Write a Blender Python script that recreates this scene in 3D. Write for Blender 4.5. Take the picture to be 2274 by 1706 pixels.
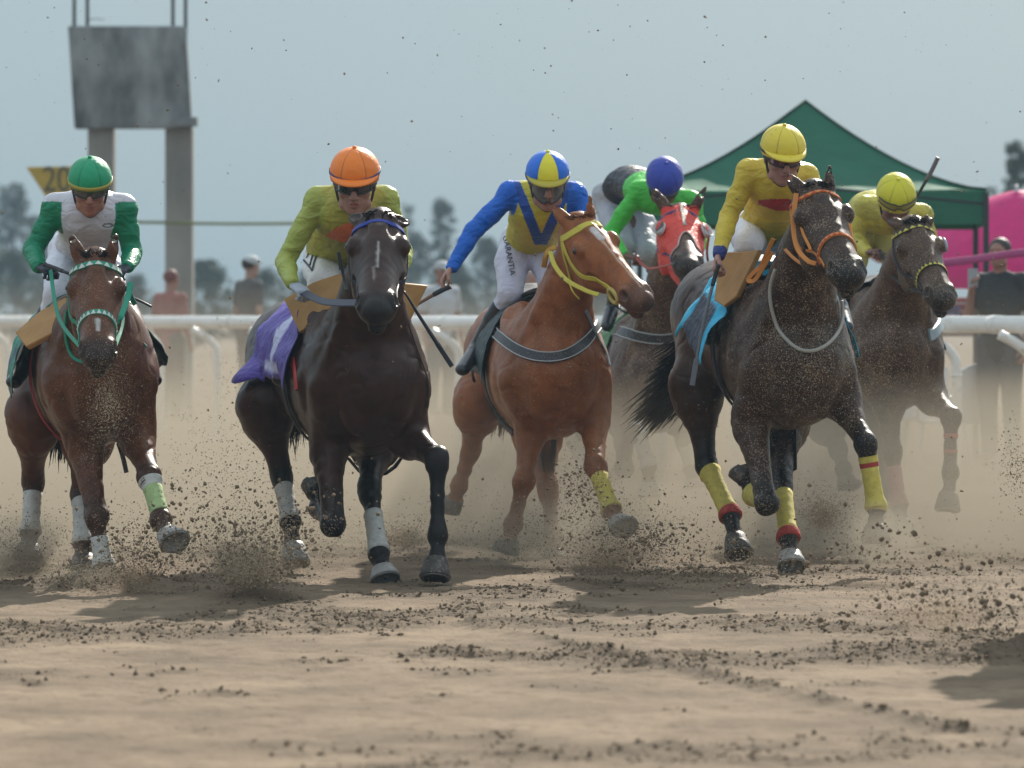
import bpy, math, random
import numpy as np
import openvdb
from mathutils import Vector, Matrix
random.seed(7); RNG = np.random.default_rng(11)
SC = bpy.context.scene
for _o in list(bpy.data.objects): bpy.data.objects.remove(_o)

# ---------------------------------------------------------------- camera
F = 12633.0; HZ = 700.0; CAMZ = 1.35          # focal length in photo pixels, horizon row, eye height
cam = bpy.data.cameras.new('camera'); camo = bpy.data.objects.new('camera', cam)
SC.collection.objects.link(camo); SC.camera = camo
camo.location = (0, 0, CAMZ); camo.rotation_euler = (math.pi/2, 0, 0)
cam.sensor_width = 36; cam.lens = 36*F/2274; cam.shift_y = -(853-HZ)/2274
cam.clip_start = .5; cam.clip_end = 6000
cam.dof.use_dof = True; cam.dof.focus_distance = 29.0; cam.dof.aperture_fstop = 4.5

# ---------------------------------------------------------------- world and sun
SUN_EL = math.radians(30); SUN_AZ = math.radians(16)   # sun stands beyond the field, a little to the right
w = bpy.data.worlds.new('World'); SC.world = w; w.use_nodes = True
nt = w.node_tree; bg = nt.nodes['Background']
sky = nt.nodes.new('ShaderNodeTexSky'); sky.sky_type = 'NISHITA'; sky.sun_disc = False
sky.sun_elevation = SUN_EL; sky.sun_rotation = SUN_AZ; sky.dust_density = 3.0; sky.air_density = 1.0
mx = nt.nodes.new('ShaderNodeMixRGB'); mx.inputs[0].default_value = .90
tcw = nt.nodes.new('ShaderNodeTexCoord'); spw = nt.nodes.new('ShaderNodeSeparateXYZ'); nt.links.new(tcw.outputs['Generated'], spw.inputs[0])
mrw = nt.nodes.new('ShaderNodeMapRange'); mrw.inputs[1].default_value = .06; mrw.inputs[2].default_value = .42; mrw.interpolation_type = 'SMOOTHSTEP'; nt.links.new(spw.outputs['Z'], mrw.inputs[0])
hzc = nt.nodes.new('ShaderNodeMixRGB'); hzc.inputs[1].default_value = (1.85, 2.95, 3.65, 1); hzc.inputs[2].default_value = (6.0, 6.9, 7.5, 1)   # grey-blue low down; higher up, out of view, brightened to light the riders
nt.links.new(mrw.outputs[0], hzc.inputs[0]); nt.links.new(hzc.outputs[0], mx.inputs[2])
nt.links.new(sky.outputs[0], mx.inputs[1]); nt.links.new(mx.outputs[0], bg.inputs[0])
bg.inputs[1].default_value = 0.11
sun = bpy.data.lights.new('sun', 'SUN'); suno = bpy.data.objects.new('sun', sun); SC.collection.objects.link(suno)
sun.energy = 5.6; sun.angle = math.radians(.6); sun.color = (1, .93, .82)
_sd = Vector((-math.sin(SUN_AZ)*math.cos(SUN_EL), -math.cos(SUN_AZ)*math.cos(SUN_EL), -math.sin(SUN_EL)))
suno.rotation_euler = _sd.to_track_quat('-Z', 'Y').to_euler()
SC.view_settings.view_transform = 'Standard'; SC.view_settings.look = 'None'
SC.view_settings.exposure = 0.25; SC.view_settings.gamma = 1
SC.cycles.volume_bounces = 1; SC.cycles.volume_step_rate = 2.5; SC.cycles.volume_max_steps = 96
SC.cycles.max_bounces = 6; SC.cycles.diffuse_bounces = 3

# ---------------------------------------------------------------- helpers
def P(px, py, Y):
    return np.array([(px-1137)*Y/F, Y, CAMZ-(py-HZ)*Y/F])
def nz(v):
    v = np.asarray(v, float); return v/max(1e-9, np.linalg.norm(v))
def srgb(r, g, b):
    f = lambda c: (c/255/12.92) if c/255 <= .04045 else ((c/255+.055)/1.055)**2.4
    return (f(r), f(g), f(b))
def hash3(i, j, k, seed):
    h = (i*374761393 + j*668265263 + k*2147483647 + seed*1274126177) & 0xffffffff
    h = ((h ^ (h >> 13))*1274126177) & 0xffffffff
    h = ((h ^ (h >> 16))*2246822519) & 0xffffffff
    return ((h ^ (h >> 15)) & 0xffffff)/float(0xffffff)
def vn(p, seed=0):                      # value noise in 3-D, 0..1
    q = np.floor(p).astype(np.int64); f = p-q; f = f*f*(3-2*f)
    r = 0
    for a in (0, 1):
        for b in (0, 1):
            for c in (0, 1):
                wt = (f[:, 0] if a else 1-f[:, 0])*(f[:, 1] if b else 1-f[:, 1])*(f[:, 2] if c else 1-f[:, 2])
                r = r+wt*hash3(q[:, 0]+a, q[:, 1]+b, q[:, 2]+c, seed)
    return r
def fbm(p, octv=4, seed=0):
    p = np.asarray(p, float); s = 0; a = .5
    for i in range(octv):
        s = s+a*(vn(p, seed+i)-.5)*2; p = p*2.03+17.1; a *= .5
    return s
def tag(o, label=None, cat=None, group=None, kind=None):
    if label: o['label'] = label
    if cat: o['category'] = cat
    if group: o['group'] = group
    if kind: o['kind'] = kind
    return o
def empty(name, loc, label, cat, group=None):
    o = bpy.data.objects.new(name, None); SC.collection.objects.link(o)
    o.location = tuple(loc); o.empty_display_size = .1
    return tag(o, label, cat, group)
def link(name, me, parent=None, m=None):
    o = bpy.data.objects.new(name, me); SC.collection.objects.link(o)
    if m is not None: me.materials.append(m)
    if parent is not None:
        o.parent = parent; o.matrix_parent_inverse = Matrix.Translation(-_wl(parent))
    return o
def _wl(o):
    v = Vector(o.location)
    return v if o.parent is None else v        # parts sit at the origin of their thing
def mesh(name, V, Fc, parent=None, m=None, smooth=True, col=None):
    me = bpy.data.meshes.new(name)
    V = np.asarray(V, np.float32)
    if isinstance(Fc, np.ndarray) and Fc.ndim == 2:
        n, k = Fc.shape
        me.vertices.add(len(V)); me.vertices.foreach_set('co', V.ravel())
        me.loops.add(n*k); me.loops.foreach_set('vertex_index', Fc.astype(np.int32).ravel())
        me.polygons.add(n); me.polygons.foreach_set('loop_start', np.arange(0, n*k, k, dtype=np.int32))
        me.update(calc_edges=True)
    else:
        me.from_pydata([tuple(map(float, v)) for v in V], [], [tuple(int(i) for i in f) for f in Fc])
    if col is not None:
        a = me.color_attributes.new('Col', 'FLOAT_COLOR', 'POINT')
        c = np.ones((len(V), 4), np.float32); c[:, :3] = col
        a.data.foreach_set('color', c.ravel())
    if smooth: me.polygons.foreach_set('use_smooth', np.ones(len(me.polygons), bool))
    me.validate()
    if parent is None or parent.type == 'EMPTY' or True:
        pass
    o = link(name, me, None, m)
    if parent is not None:
        o.parent = parent
        # keep geometry in world coordinates: cancel the chain above
        T = Vector((0, 0, 0)); q = parent
        while q is not None: T += q.location; q = q.parent
        o.matrix_parent_inverse = Matrix.Translation(-T) if parent.type == 'EMPTY' else Matrix.Identity(4)
    return o
class MB:                                # collects shapes for one mesh
    def __init__(s): s.V = []; s.F = []
    def add(s, V, Fc):
        n = len(s.V); s.V += [tuple(v) for v in V]; s.F += [tuple(i+n for i in f) for f in Fc]; return s
    def build(s, name, parent=None, m=None, smooth=False, col=None):
        return mesh(name, s.V, s.F, parent, m, smooth, col)
def frame(d, ref):
    w_ = nz(d); u = np.asarray(ref, float); u = u-w_*u.dot(w_)
    if np.linalg.norm(u) < 1e-5: u = np.array([w_[1], w_[2], w_[0]]); u = u-w_*u.dot(w_)
    u = nz(u); return w_, u, np.cross(w_, u)
def loft(pts, rad, side=(1, 0, 0), n=12, cap=True):
    pts = [np.asarray(p, float) for p in pts]; V = []; Fc = []
    for i, p in enumerate(pts):
        d = pts[min(i+1, len(pts)-1)]-pts[max(i-1, 0)]
        w_, u, v = frame(d, side)
        a, b = rad[i] if hasattr(rad[i], '__len__') else (rad[i], rad[i])
        for k in range(n):
            t = 2*math.pi*k/n; V.append(p+u*a*math.cos(t)+v*b*math.sin(t))
    for i in range(len(pts)-1):
        for k in range(n):
            a = i*n+k; b = i*n+(k+1) % n; Fc.append((a, b, b+n, a+n))
    if cap:
        Fc.append(tuple(range(n))[::-1]); Fc.append(tuple((len(pts)-1)*n+k for k in range(n)))
    return V, Fc
def box(c, sx, sy, sz, rz=0):
    c = np.asarray(c, float); V = []
    for z in (-1, 1):
        for x, y in ((-1, -1), (1, -1), (1, 1), (-1, 1)):
            X = x*sx/2; Yv = y*sy/2
            V.append(c+[X*math.cos(rz)-Yv*math.sin(rz), X*math.sin(rz)+Yv*math.cos(rz), z*sz/2])
    return V, [(3, 2, 1, 0), (4, 5, 6, 7), (0, 1, 5, 4), (1, 2, 6, 5), (2, 3, 7, 6), (3, 0, 4, 7)]
def catmull(pts, n=6):
    pts = [np.asarray(p, float) for p in pts]
    if len(pts) < 3: return pts
    out = []
    for i in range(len(pts)-1):
        p0 = pts[max(i-1, 0)]; p1 = pts[i]; p2 = pts[i+1]; p3 = pts[min(i+2, len(pts)-1)]
        for k in range(n):
            t = k/n
            out.append(.5*((2*p1)+(-p0+p2)*t+(2*p0-5*p1+4*p2-p3)*t*t+(-p0+3*p1-3*p2+p3)*t**3))
    out.append(pts[-1]); return out

# ---------------------------------------------------------------- materials
def mat(name, color=(.5, .5, .5), rough=.6, attr=False, bump=0, bscale=60, var=0, vscale=8, spec=.5, metal=0,
        sheen=0, dirt=0, coat=0, fold=0, foldscale=9, dirtcol=(.30, .22, .14), stretch=None, trans=0, subs=0, transl=0, dattr=False, dscale=170):
    m = bpy.data.materials.new(name); m.use_nodes = True
    N = m.node_tree.nodes; Lk = m.node_tree.links; b = N['Principled BSDF']
    b.inputs['Roughness'].default_value = rough; b.inputs['Specular IOR Level'].default_value = spec
    b.inputs['Metallic'].default_value = metal
    b.inputs['Sheen Weight'].default_value = sheen; b.inputs['Coat Weight'].default_value = coat
    if trans: b.inputs['Transmission Weight'].default_value = trans
    if subs: b.inputs['Subsurface Weight'].default_value = subs; b.inputs['Subsurface Scale'].default_value = .02
    tc = N.new('ShaderNodeTexCoord'); src = tc.outputs['Object']
    if stretch:
        mp = N.new('ShaderNodeMapping'); mp.inputs['Scale'].default_value = stretch
        Lk.new(src, mp.inputs[0]); src = mp.outputs[0]
    if attr:
        at = N.new('ShaderNodeAttribute'); at.attribute_name = 'Col'; cur = at.outputs['Color']
    else:
        rgb = N.new('ShaderNodeRGB'); rgb.outputs[0].default_value = (*color[:3], 1); cur = rgb.outputs[0]
    if var:
        n = N.new('ShaderNodeTexNoise'); n.inputs['Scale'].default_value = vscale; n.inputs['Detail'].default_value = 6
        Lk.new(src, n.inputs['Vector'])
        mr = N.new('ShaderNodeMapRange'); mr.inputs[1].default_value = .3; mr.inputs[2].default_value = .7
        mr.inputs[3].default_value = 1-var; mr.inputs[4].default_value = 1+var
        Lk.new(n.outputs['Fac'], mr.inputs[0])
        mu = N.new('ShaderNodeVectorMath'); mu.operation = 'SCALE'
        Lk.new(cur, mu.inputs[0]); Lk.new(mr.outputs[0], mu.inputs['Scale']); cur = mu.outputs[0]
    if dirt:
        n2 = N.new('ShaderNodeTexNoise'); n2.inputs['Scale'].default_value = dscale; n2.inputs['Detail'].default_value = 3
        n3 = N.new('ShaderNodeTexNoise'); n3.inputs['Scale'].default_value = 7; n3.inputs['Detail'].default_value = 3
        Lk.new(src, n2.inputs['Vector']); Lk.new(src, n3.inputs['Vector'])
        ad = N.new('ShaderNodeMath'); ad.operation = 'MULTIPLY_ADD'; ad.inputs[1].default_value = .35
        Lk.new(n3.outputs['Fac'], ad.inputs[0]); Lk.new(n2.outputs['Fac'], ad.inputs[2])
        mr2 = N.new('ShaderNodeMapRange'); mr2.inputs[1].default_value = .80-.13*dirt; mr2.inputs[2].default_value = .93-.13*dirt
        mr2.inputs[4].default_value = min(1, .55+.2*dirt)
        Lk.new(ad.outputs[0], mr2.inputs[0])
        dout = mr2.outputs[0]
        if dattr:
            da = N.new('ShaderNodeAttribute'); da.attribute_name = 'Dirt'; dm = N.new('ShaderNodeMath'); dm.operation = 'MULTIPLY'; dm.use_clamp = True
            Lk.new(dout, dm.inputs[0]); Lk.new(da.outputs['Fac'], dm.inputs[1]); dout = dm.outputs[0]
        mi = N.new('ShaderNodeMixRGB'); Lk.new(dout, mi.inputs[0]); Lk.new(cur, mi.inputs[1])
        mi.inputs[2].default_value = (*dirtcol, 1); cur = mi.outputs[0]
        Lk.new(cur, b.inputs['Base Color'])
    Lk.new(cur, b.inputs['Base Color'])
    last = None
    if fold:
        nf = N.new('ShaderNodeTexNoise'); nf.inputs['Scale'].default_value = foldscale; nf.inputs['Detail'].default_value = 2
        nf.inputs['Distortion'].default_value = 1.2
        Lk.new(src, nf.inputs['Vector'])
        bf = N.new('ShaderNodeBump'); bf.inputs['Strength'].default_value = fold; bf.inputs['Distance'].default_value = .05
        Lk.new(nf.outputs['Fac'], bf.inputs['Height']); last = bf.outputs[0]
    if bump:
        nb = N.new('ShaderNodeTexNoise'); nb.inputs['Scale'].default_value = bscale; nb.inputs['Detail'].default_value = 5
        Lk.new(src, nb.inputs['Vector'])
        bb = N.new('ShaderNodeBump'); bb.inputs['Strength'].default_value = bump; bb.inputs['Distance'].default_value = .01
        Lk.new(nb.outputs['Fac'], bb.inputs['Height'])
        if last is not None: Lk.new(last, bb.inputs['Normal'])
        last = bb.outputs[0]
    if last is not None: Lk.new(last, b.inputs['Normal'])
    if transl:                            # thin cloth lets some light through
        tl_ = N.new('ShaderNodeBsdfTranslucent'); ms = N.new('ShaderNodeMixShader'); ms.inputs[0].default_value = transl
        Lk.new(cur, tl_.inputs[0]); Lk.new(b.outputs[0], ms.inputs[1]); Lk.new(tl_.outputs[0], ms.inputs[2]); Lk.new(ms.outputs[0], N['Material Output'].inputs['Surface'])
    return m
_M = {}
def M(name, *a, **k):
    if name not in _M: _M[name] = mat(name, *a, **k)
    return _M[name]
def cloth(name, c): return M('cloth_'+name, c, .75, bump=.12, bscale=180, var=.08, sheen=.15, fold=.5)
def leather(name, c): return M('leather_'+name, c, .45, bump=.2, bscale=120, var=.2, vscale=25)

# ---------------------------------------------------------------- solid modelling: smooth unions of tapered limbs, meshed from a voxel field
class Solid:
    def __init__(s, h): s.h = h; s.items = []
    def chain(s, pts, rad, side=(1, 0, 0), k=.03, sm=0, ki=.012, cut=False):
        pts = [np.asarray(p, float) for p in pts]
        rad = [r if hasattr(r, '__len__') else (r, r) for r in rad]
        if sm:
            q = catmull([np.concatenate([p, r]) for p, r in zip(pts, rad)], sm)
            pts = [x[:3] for x in q]; rad = [np.maximum(x[3:5], .003) for x in q]
        s.items.append(('c', pts, [np.asarray(r, float) for r in rad], np.asarray(side, float), k, ki, cut)); return s
    def ell(s, c, r, axes=None, k=.03, cut=False):
        s.items.append(('e', np.asarray(c, float), np.asarray(r, float), np.eye(3) if axes is None else np.array(axes, float), k, 0, cut)); return s
    def _bb(s, it):
        if it[0] == 'c':
            P_ = np.array(it[1]); R = np.max([r.max() for r in it[2]]); return P_.min(0)-R, P_.max(0)+R
        R = it[2].max(); return it[1]-R, it[1]+R
    def build(s):
        h = s.h; bbs = [s._bb(i) for i in s.items if not i[6]]
        lo = np.min([b[0] for b in bbs], 0)-5*h-.03; hi = np.max([b[1] for b in bbs], 0)+5*h+.03
        n = np.ceil((hi-lo)/h).astype(int)+1; s.lo = lo; s.n = n
        D = np.full(n, 1.0, np.float32)
        X = [lo[i]+h*np.arange(n[i]) for i in range(3)]
        def rng(a, b):
            i0 = np.maximum(((a-lo)/h).astype(int)-1, 0); i1 = np.minimum(((b-lo)/h).astype(int)+3, n); return i0, i1
        for it in s.items:
            k = it[4]; pad = k+4*h; a, b = s._bb(it); i0, i1 = rng(a-pad, b+pad)
            sl = tuple(slice(i0[i], i1[i]) for i in range(3))
            if it[0] == 'e':
                gx = (X[0][sl[0]]-it[1][0])[:, None, None]; gy = (X[1][sl[1]]-it[1][1])[None, :, None]; gz = (X[2][sl[2]]-it[1][2])[None, None, :]
                q = 0
                for ax, r in zip(it[3], it[2]): q = q+((gx*ax[0]+gy*ax[1]+gz*ax[2])/r)**2
                q = np.sqrt(np.maximum(q, 1e-6)); l = np.sqrt(gx*gx+gy*gy+gz*gz)
                d = (l-l/q).astype(np.float32); d = np.maximum(d, -it[2].min())
            else:
                pts, rad, side, ki = it[1], it[2], it[3], it[5]
                d = np.full(tuple(i1-i0), 1.0, np.float32)
                for j in range(len(pts)-1):
                    A = pts[j]; B = pts[j+1]; ra = rad[j]; rb = rad[j+1]; R = max(ra.max(), rb.max())+pad
                    s0, s1 = rng(np.minimum(A, B)-R, np.maximum(A, B)+R)
                    s0 = np.maximum(s0, i0); s1 = np.minimum(s1, i1)
                    if (s1 <= s0).any(): continue
                    L = np.linalg.norm(B-A)
                    if L < 1e-6: continue
                    w_, u, v = frame(B-A, side)
                    gx = (X[0][s0[0]:s1[0]]-A[0])[:, None, None]; gy = (X[1][s0[1]:s1[1]]-A[1])[None, :, None]; gz = (X[2][s0[2]:s1[2]]-A[2])[None, None, :]
                    pw = gx*w_[0]+gy*w_[1]+gz*w_[2]; t = np.clip(pw/L, 0, 1)
                    pu = gx*u[0]+gy*u[1]+gz*u[2]; pv = gx*v[0]+gy*v[1]+gz*v[2]
                    a_ = ra[0]+(rb[0]-ra[0])*t; b_ = ra[1]+(rb[1]-ra[1])*t; pw = pw-t*L; c_ = np.sqrt(a_*b_)
                    q = np.sqrt(np.maximum((pu/a_)**2+(pv/b_)**2+(pw/c_)**2, 1e-6)); l = np.sqrt(pu*pu+pv*pv+pw*pw)
                    dd = (l-l/q).astype(np.float32); dd = np.maximum(dd, -np.minimum(a_, b_))
                    ss = tuple(slice(s0[i]-i0[i], s1[i]-i0[i]) for i in range(3))
                    cur = d[ss]; hh = np.clip(.5+.5*(dd-cur)/ki, 0, 1)
                    d[ss] = dd+(cur-dd)*hh-ki*hh*(1-hh)
            cur = D[sl]
            if it[6]:
                hh = np.clip(.5-.5*(cur+d)/k, 0, 1); D[sl] = cur+(-d-cur)*hh+k*hh*(1-hh)
            else:
                hh = np.clip(.5+.5*(d-cur)/k, 0, 1); D[sl] = d+(cur-d)*hh-k*hh*(1-hh)
        s.D = D; return s
    def sample(s, p):
        q = (np.asarray(p)-s.lo)/s.h; q = np.clip(q, 0, s.n-1.001); i = q.astype(int); f = q-i; r = 0
        for a in (0, 1):
            for b in (0, 1):
                for c in (0, 1):
                    wt = (f[..., 0] if a else 1-f[..., 0])*(f[..., 1] if b else 1-f[..., 1])*(f[..., 2] if c else 1-f[..., 2])
                    r = r+wt*s.D[i[..., 0]+a, i[..., 1]+b, i[..., 2]+c]
        out = ((np.asarray(p)-s.lo)/s.h < 0).any(-1) | ((np.asarray(p)-s.lo)/s.h > s.n-1).any(-1)
        return np.where(out, 1.0, r)
    def grad(s, p):
        e = s.h*1.2; g = np.stack([s.sample(p+np.eye(3)[i]*e)-s.sample(p-np.eye(3)[i]*e) for i in range(3)], -1)
        return g/np.maximum(np.linalg.norm(g, axis=-1, keepdims=True), 1e-6)
    def march(s, A, B, steps=160):       # first surface point going from A (outside) to B
        A = np.atleast_2d(A).astype(float); B = np.atleast_2d(B).astype(float)
        t = np.linspace(0, 1, steps)[None, :, None]; p = A[:, None]+(B-A)[:, None]*t
        d = s.sample(p); ins = d < 0; hit = ins.any(1); i = np.argmax(ins, 1); i = np.maximum(i, 1)
        ar = np.arange(len(A)); d0 = d[ar, i-1]; d1 = d[ar, i]; f = np.clip(d0/np.maximum(d0-d1, 1e-6), 0, 1)
        tt = (i-1+f)/(steps-1); return A+(B-A)*tt[:, None], hit
    def verts(s):
        g = openvdb.FloatGrid(3*s.h); g.copyFromArray(np.clip(s.D, -3*s.h, 3*s.h))
        V, Q = g.convertToQuads(isovalue=0.0)
        V = V*s.h+s.lo; return V, Q[:, ::-1].copy()
_flip = []
def orient(V, Q):                        # faces must look outwards
    a = V[Q[:, 0]]; b = V[Q[:, 1]]; c = V[Q[:, 2]]
    vol = np.einsum('ij,ij->i', a, np.cross(b, c)).sum()
    return Q if vol > 0 else Q[:, ::-1].copy()
def ribbon(P_, Nn, width, thick):        # a flat band along P_ with outward normals Nn
    P_ = np.asarray(P_, float); V = []; Fc = []; n = len(P_)
    wd = width if hasattr(width, '__len__') else [width]*n
    for i in range(n):
        d = nz(P_[min(i+1, n-1)]-P_[max(i-1, 0)]); nn = nz(Nn[i]-d*np.dot(Nn[i], d)); s_ = np.cross(d, nn)
        for a, b in ((-.5, 0), (-.42, 1), (.42, 1), (.5, 0), (.42, -.3), (-.42, -.3)):
            V.append(P_[i]+s_*wd[i]*a+nn*thick*b)
    for i in range(n-1):
        for k in range(6):
            a = i*6+k; b = i*6+(k+1) % 6; Fc.append((a, a+6, b+6, b))
    Fc.append(tuple(range(6))); Fc.append(tuple((n-1)*6+k for k in range(5, -1, -1)))
    return V, Fc
# ---------------------------------------------------------------- horses
def interp(ts, t):
    ts = sorted(ts); xs = [a[0] for a in ts]
    return [float(np.interp(t, xs, [a[i] for a in ts])) for i in range(1, len(ts[0]))]
FR = [(0, .085, .105), (.12, .080, .098), (.30, .066, .078), (.62, .050, .056), (.85, .047, .052), (1, .056, .056)]
CN = [(0, .056, .056), (.10, .050, .052), (.22, .036, .042), (.5, .033, .040), (.80, .034, .042), (.93, .043, .050), (1, .047, .052)]
PN = [(0, .047, .052), (.3, .034, .038), (.75, .036, .038), (1, .048, .050)]
HR = [(0, .13, .17), (.15, .12, .15), (.40, .082, .098), (.72, .052, .062), (.9, .050, .066), (1, .052, .066)]
HC = [(0, .052, .066), (.12, .048, .058), (.25, .038, .046), (.5, .035, .043), (.80, .036, .044), (.93, .043, .050), (1, .047, .052)]
def headsec(t):
    return interp([(0, .098, .21), (.12, .118, .25), (.28, .124, .275), (.42, .110, .27), (.55, .088, .205), (.70, .078, .158),
                   (.84, .082, .148), (.94, .080, .132), (1.0, .062, .10)], t)
class Horse: pass
def make_horse(S):
    H = Horse(); Y0 = S['Y0']; H.Y0 = Y0; H.S = S
    pt = lambda q: P(q[0], q[1], Y0+q[2]); H.pt = pt
    so = Solid(S.get('h', .0095)); bw = S['bw']; bh = S.get('bh', 1)
    c0 = P(S['c0'][0], S['c0'][1], Y0+.3); c1 = P(S['c1'][0], S['c1'][1], Y0+1.9)
    ax = (c1-c0)/1.6; B = nz([ax[0], ax[1], 0]); side = nz(np.cross(B, [0, 0, 1])); H.side = side; H.B = B
    if side[0] < 0: side = -side
    H.side = side
    ctr = lambda d: c0+ax*(d-.3); H.ctr = ctr
    sec = [(.02, .15, .20, .02), (.14, .215, .29, .01), (.3, .262, .355, 0), (.6, .268, .370, 0), (.95, .268, .355, .01), (1.3, .252, .315, .03),
           (1.6, .258, .285, .045), (1.85, .262, .295, .02), (2.08, .19, .24, 0)]
    H.sec = [(d, a*bw, b*bh) for d, a, b, z in sec]
    so.chain([ctr(d)+[0, 0, z] for d, a, b, z in sec], [(a*bw, b*bh) for d, a, b, z in sec], side, k=.05, sm=3, ki=.03)
    # head frame
    L = S.get('L', .60)*S.get('K', 1.12); pk = P(*S['poll'][:2], Y0+S['poll'][2]); mzl = P(*S['muz'][:2], Y0+S['poll'][2])
    d2 = mzl-pk; dd = math.hypot(d2[0], d2[2]); fw = math.sqrt(max(.01, L*L-dd*dd))
    wv = nz([d2[0], -fw, d2[2]]); u = nz(np.cross(wv, [0, 0, 1]))
    if u[0] < 0: u = -u
    roll = S.get('roll', 0)
    f = np.cross(u, wv)
    if f[1] > 0: f = -f
    u, f = u*math.cos(roll)+f*math.sin(roll), f*math.cos(roll)-u*math.sin(roll)
    H.pk, H.wv, H.u, H.f, H.L = pk, wv, u, f, L
    K = S.get('K', 1.12); H.K = K; hp = lambda t, a=0, b=0: pk+wv*(L*t)+u*a*K+f*b*K; H.hp = hp
    hE = lambda c, r, ax_=None, k=.03, cut=False: so.ell(c, np.array(r)*K, ax_, k, cut)
    hC = lambda pts, rad, sd, **q: so.chain(pts, [np.array(r)*K for r in rad], sd, **q)
    hs = [0, .12, .28, .42, .55, .70, .84, .94, 1.0]
    hC([hp(t, 0, -headsec(t)[1]/2) for t in hs], [(headsec(t)[0]*.93, headsec(t)[1]/2) for t in hs], u, k=.03, sm=2, ki=.015)
    hC([hp(.18, 0, -.022), hp(.5, 0, -.024), hp(.86, 0, -.028)], [(.062, .026), (.040, .024), (.034, .022)], u, k=.02)   # nasal bone
    for s in (-1, 1):
        hE(hp(.27, s*.098, -.062), (.034, .045, .040), (u, wv, f), k=.022)                 # orbit
        hC([hp(.22, s*.104, -.042), hp(.32, s*.106, -.045)], [(.014, .012), (.012, .01)], f, k=.012)       # brow
        hE(hp(.36, s*.076, -.185), (.034, .115, .105), (u, wv, f), k=.02)                  # cheek
        hC([hp(.40, s*.094, -.115), hp(.62, s*.072, -.095)], [(.012, .010), (.007, .006)], f, k=.02)      # facial crest
        hE(hp(.905, s*.060, -.044), (.030, .044, .036), (u, wv, f), k=.02)                 # nostril wing
        hE(hp(.18, s*.066, -.012), (.022, .05, .012), (u, wv, f), k=.03, cut=True)         # hollow above the eye
        hE(hp(.56, s*.094, -.135), (.016, .06, .03), (u, wv, f), k=.03, cut=True)
    hE(hp(1.0, 0, -.065), (.044, .030, .040), (u, wv, f), k=.02)                           # upper lip
    hE(hp(.96, 0, -.142), (.036, .045, .030), (u, wv, f), k=.02)                           # lower lip and chin
    hC([hp(.60, 0, -.17), hp(.92, 0, -.140)], [(.040, .030), (.034, .026)], u, k=.02)
    hC([hp(1.04, -.06, -.112), hp(1.04, .06, -.112)], [(.030, .005), (.030, .005)], wv, k=.006, cut=True)
    hC([hp(.93, -.05, -.118), hp(1.0, -.06, -.112)], [(.012, .004), (.02, .004)], wv, k=.006, cut=True)
    H.nost = [hp(.905, s*.080, -.032) for s in (-1, 1)]
    for q in H.nost: hE(q, (.018, .032, .023), (u, wv, f), k=.008, cut=True)
    # ears
    H.ears = []
    for i, s in enumerate((-1, 1)):
        base = hp(.02, s*.062, -.045); tp = S['ears'][i]
        tip = P(tp[0], tp[1], Y0+S['poll'][2]+tp[2]); tip = tip+(tip-base)*.10
        mid = (base+tip)/2; op = nz(f*.8+u*s*.6)
        hC([base-(tip-base)*.15, base+(tip-base)*.25, mid+(tip-base)*.12, tip-(tip-base)*.05], [(.022, .020), (.030, .019), (.024, .013), (.010, .007)], np.cross(nz(tip-base), op), k=.012, sm=4)
        hE(base*.42+tip*.58+op*.018, (.016, .062, .011), (nz(np.cross(nz(tip-base), op)), nz(tip-base), op), k=.006, cut=True)
        H.ears.append((base, tip))
    # neck
    n0 = hp(.10, 0, -.13)-wv*.02; nb = S.get('neck', None)
    base_top = ctr(.42)+[0, 0, .16*bh]; base_low = ctr(.16)+[0, 0, .10*bh]
    n3 = (base_top*.45+base_low*.55)+np.array([0, -.02, 0]); n1 = n0+(n3-n0)*.33+[0, 0, .03]; n2 = n0+(n3-n0)*.68+[0, 0, .01]
    H.neck = [n0, n1, n2, n3]; nw = S.get('nw', 1.0)
    so.chain([n0, n1, n2, n3], [(.072, .115), (.088*nw, .145), (.125*nw, .20), (.19*nw, .26)], u*.4+side*.6, k=.06, sm=3, ki=.03)
    so.chain([n3+[0, .05, .12], ctr(.55)+[0, 0, .30*bh], ctr(.95)+[0, 0, .30*bh]], [(.10, .12), (.085, .09), (.10, .08)], side, k=.07, sm=3)   # withers
    for sg in (-1, 1):                                        # muscles that show from the front
        sh = ctr(.16)+side*sg*.17*bw
        so.ell(ctr(.03)+side*sg*.085*bw+[0, -.03, -.10*bh], (.082, .085, .15), k=.022)
        so.chain([n0+u*sg*.05, n1+u*sg*.075-f*.01, n2+side*sg*.115-np.array([0, .07, .02]), sh+[0, -.02, .02]], [.040, .048, .058, .075], side, k=.022, sm=3)
        so.chain([ctr(.50)+side*sg*.19*bw+[0, 0, .27*bh], sh+side*sg*.05+[0, .08, .02]], [(.045, .085), (.060, .10)], side, k=.03)
        so.ell(ctr(.40)+side*sg*.235*bw+[0, 0, -.02], (.055, .12, .16), k=.03)
    # legs
    H.legs = []
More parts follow.
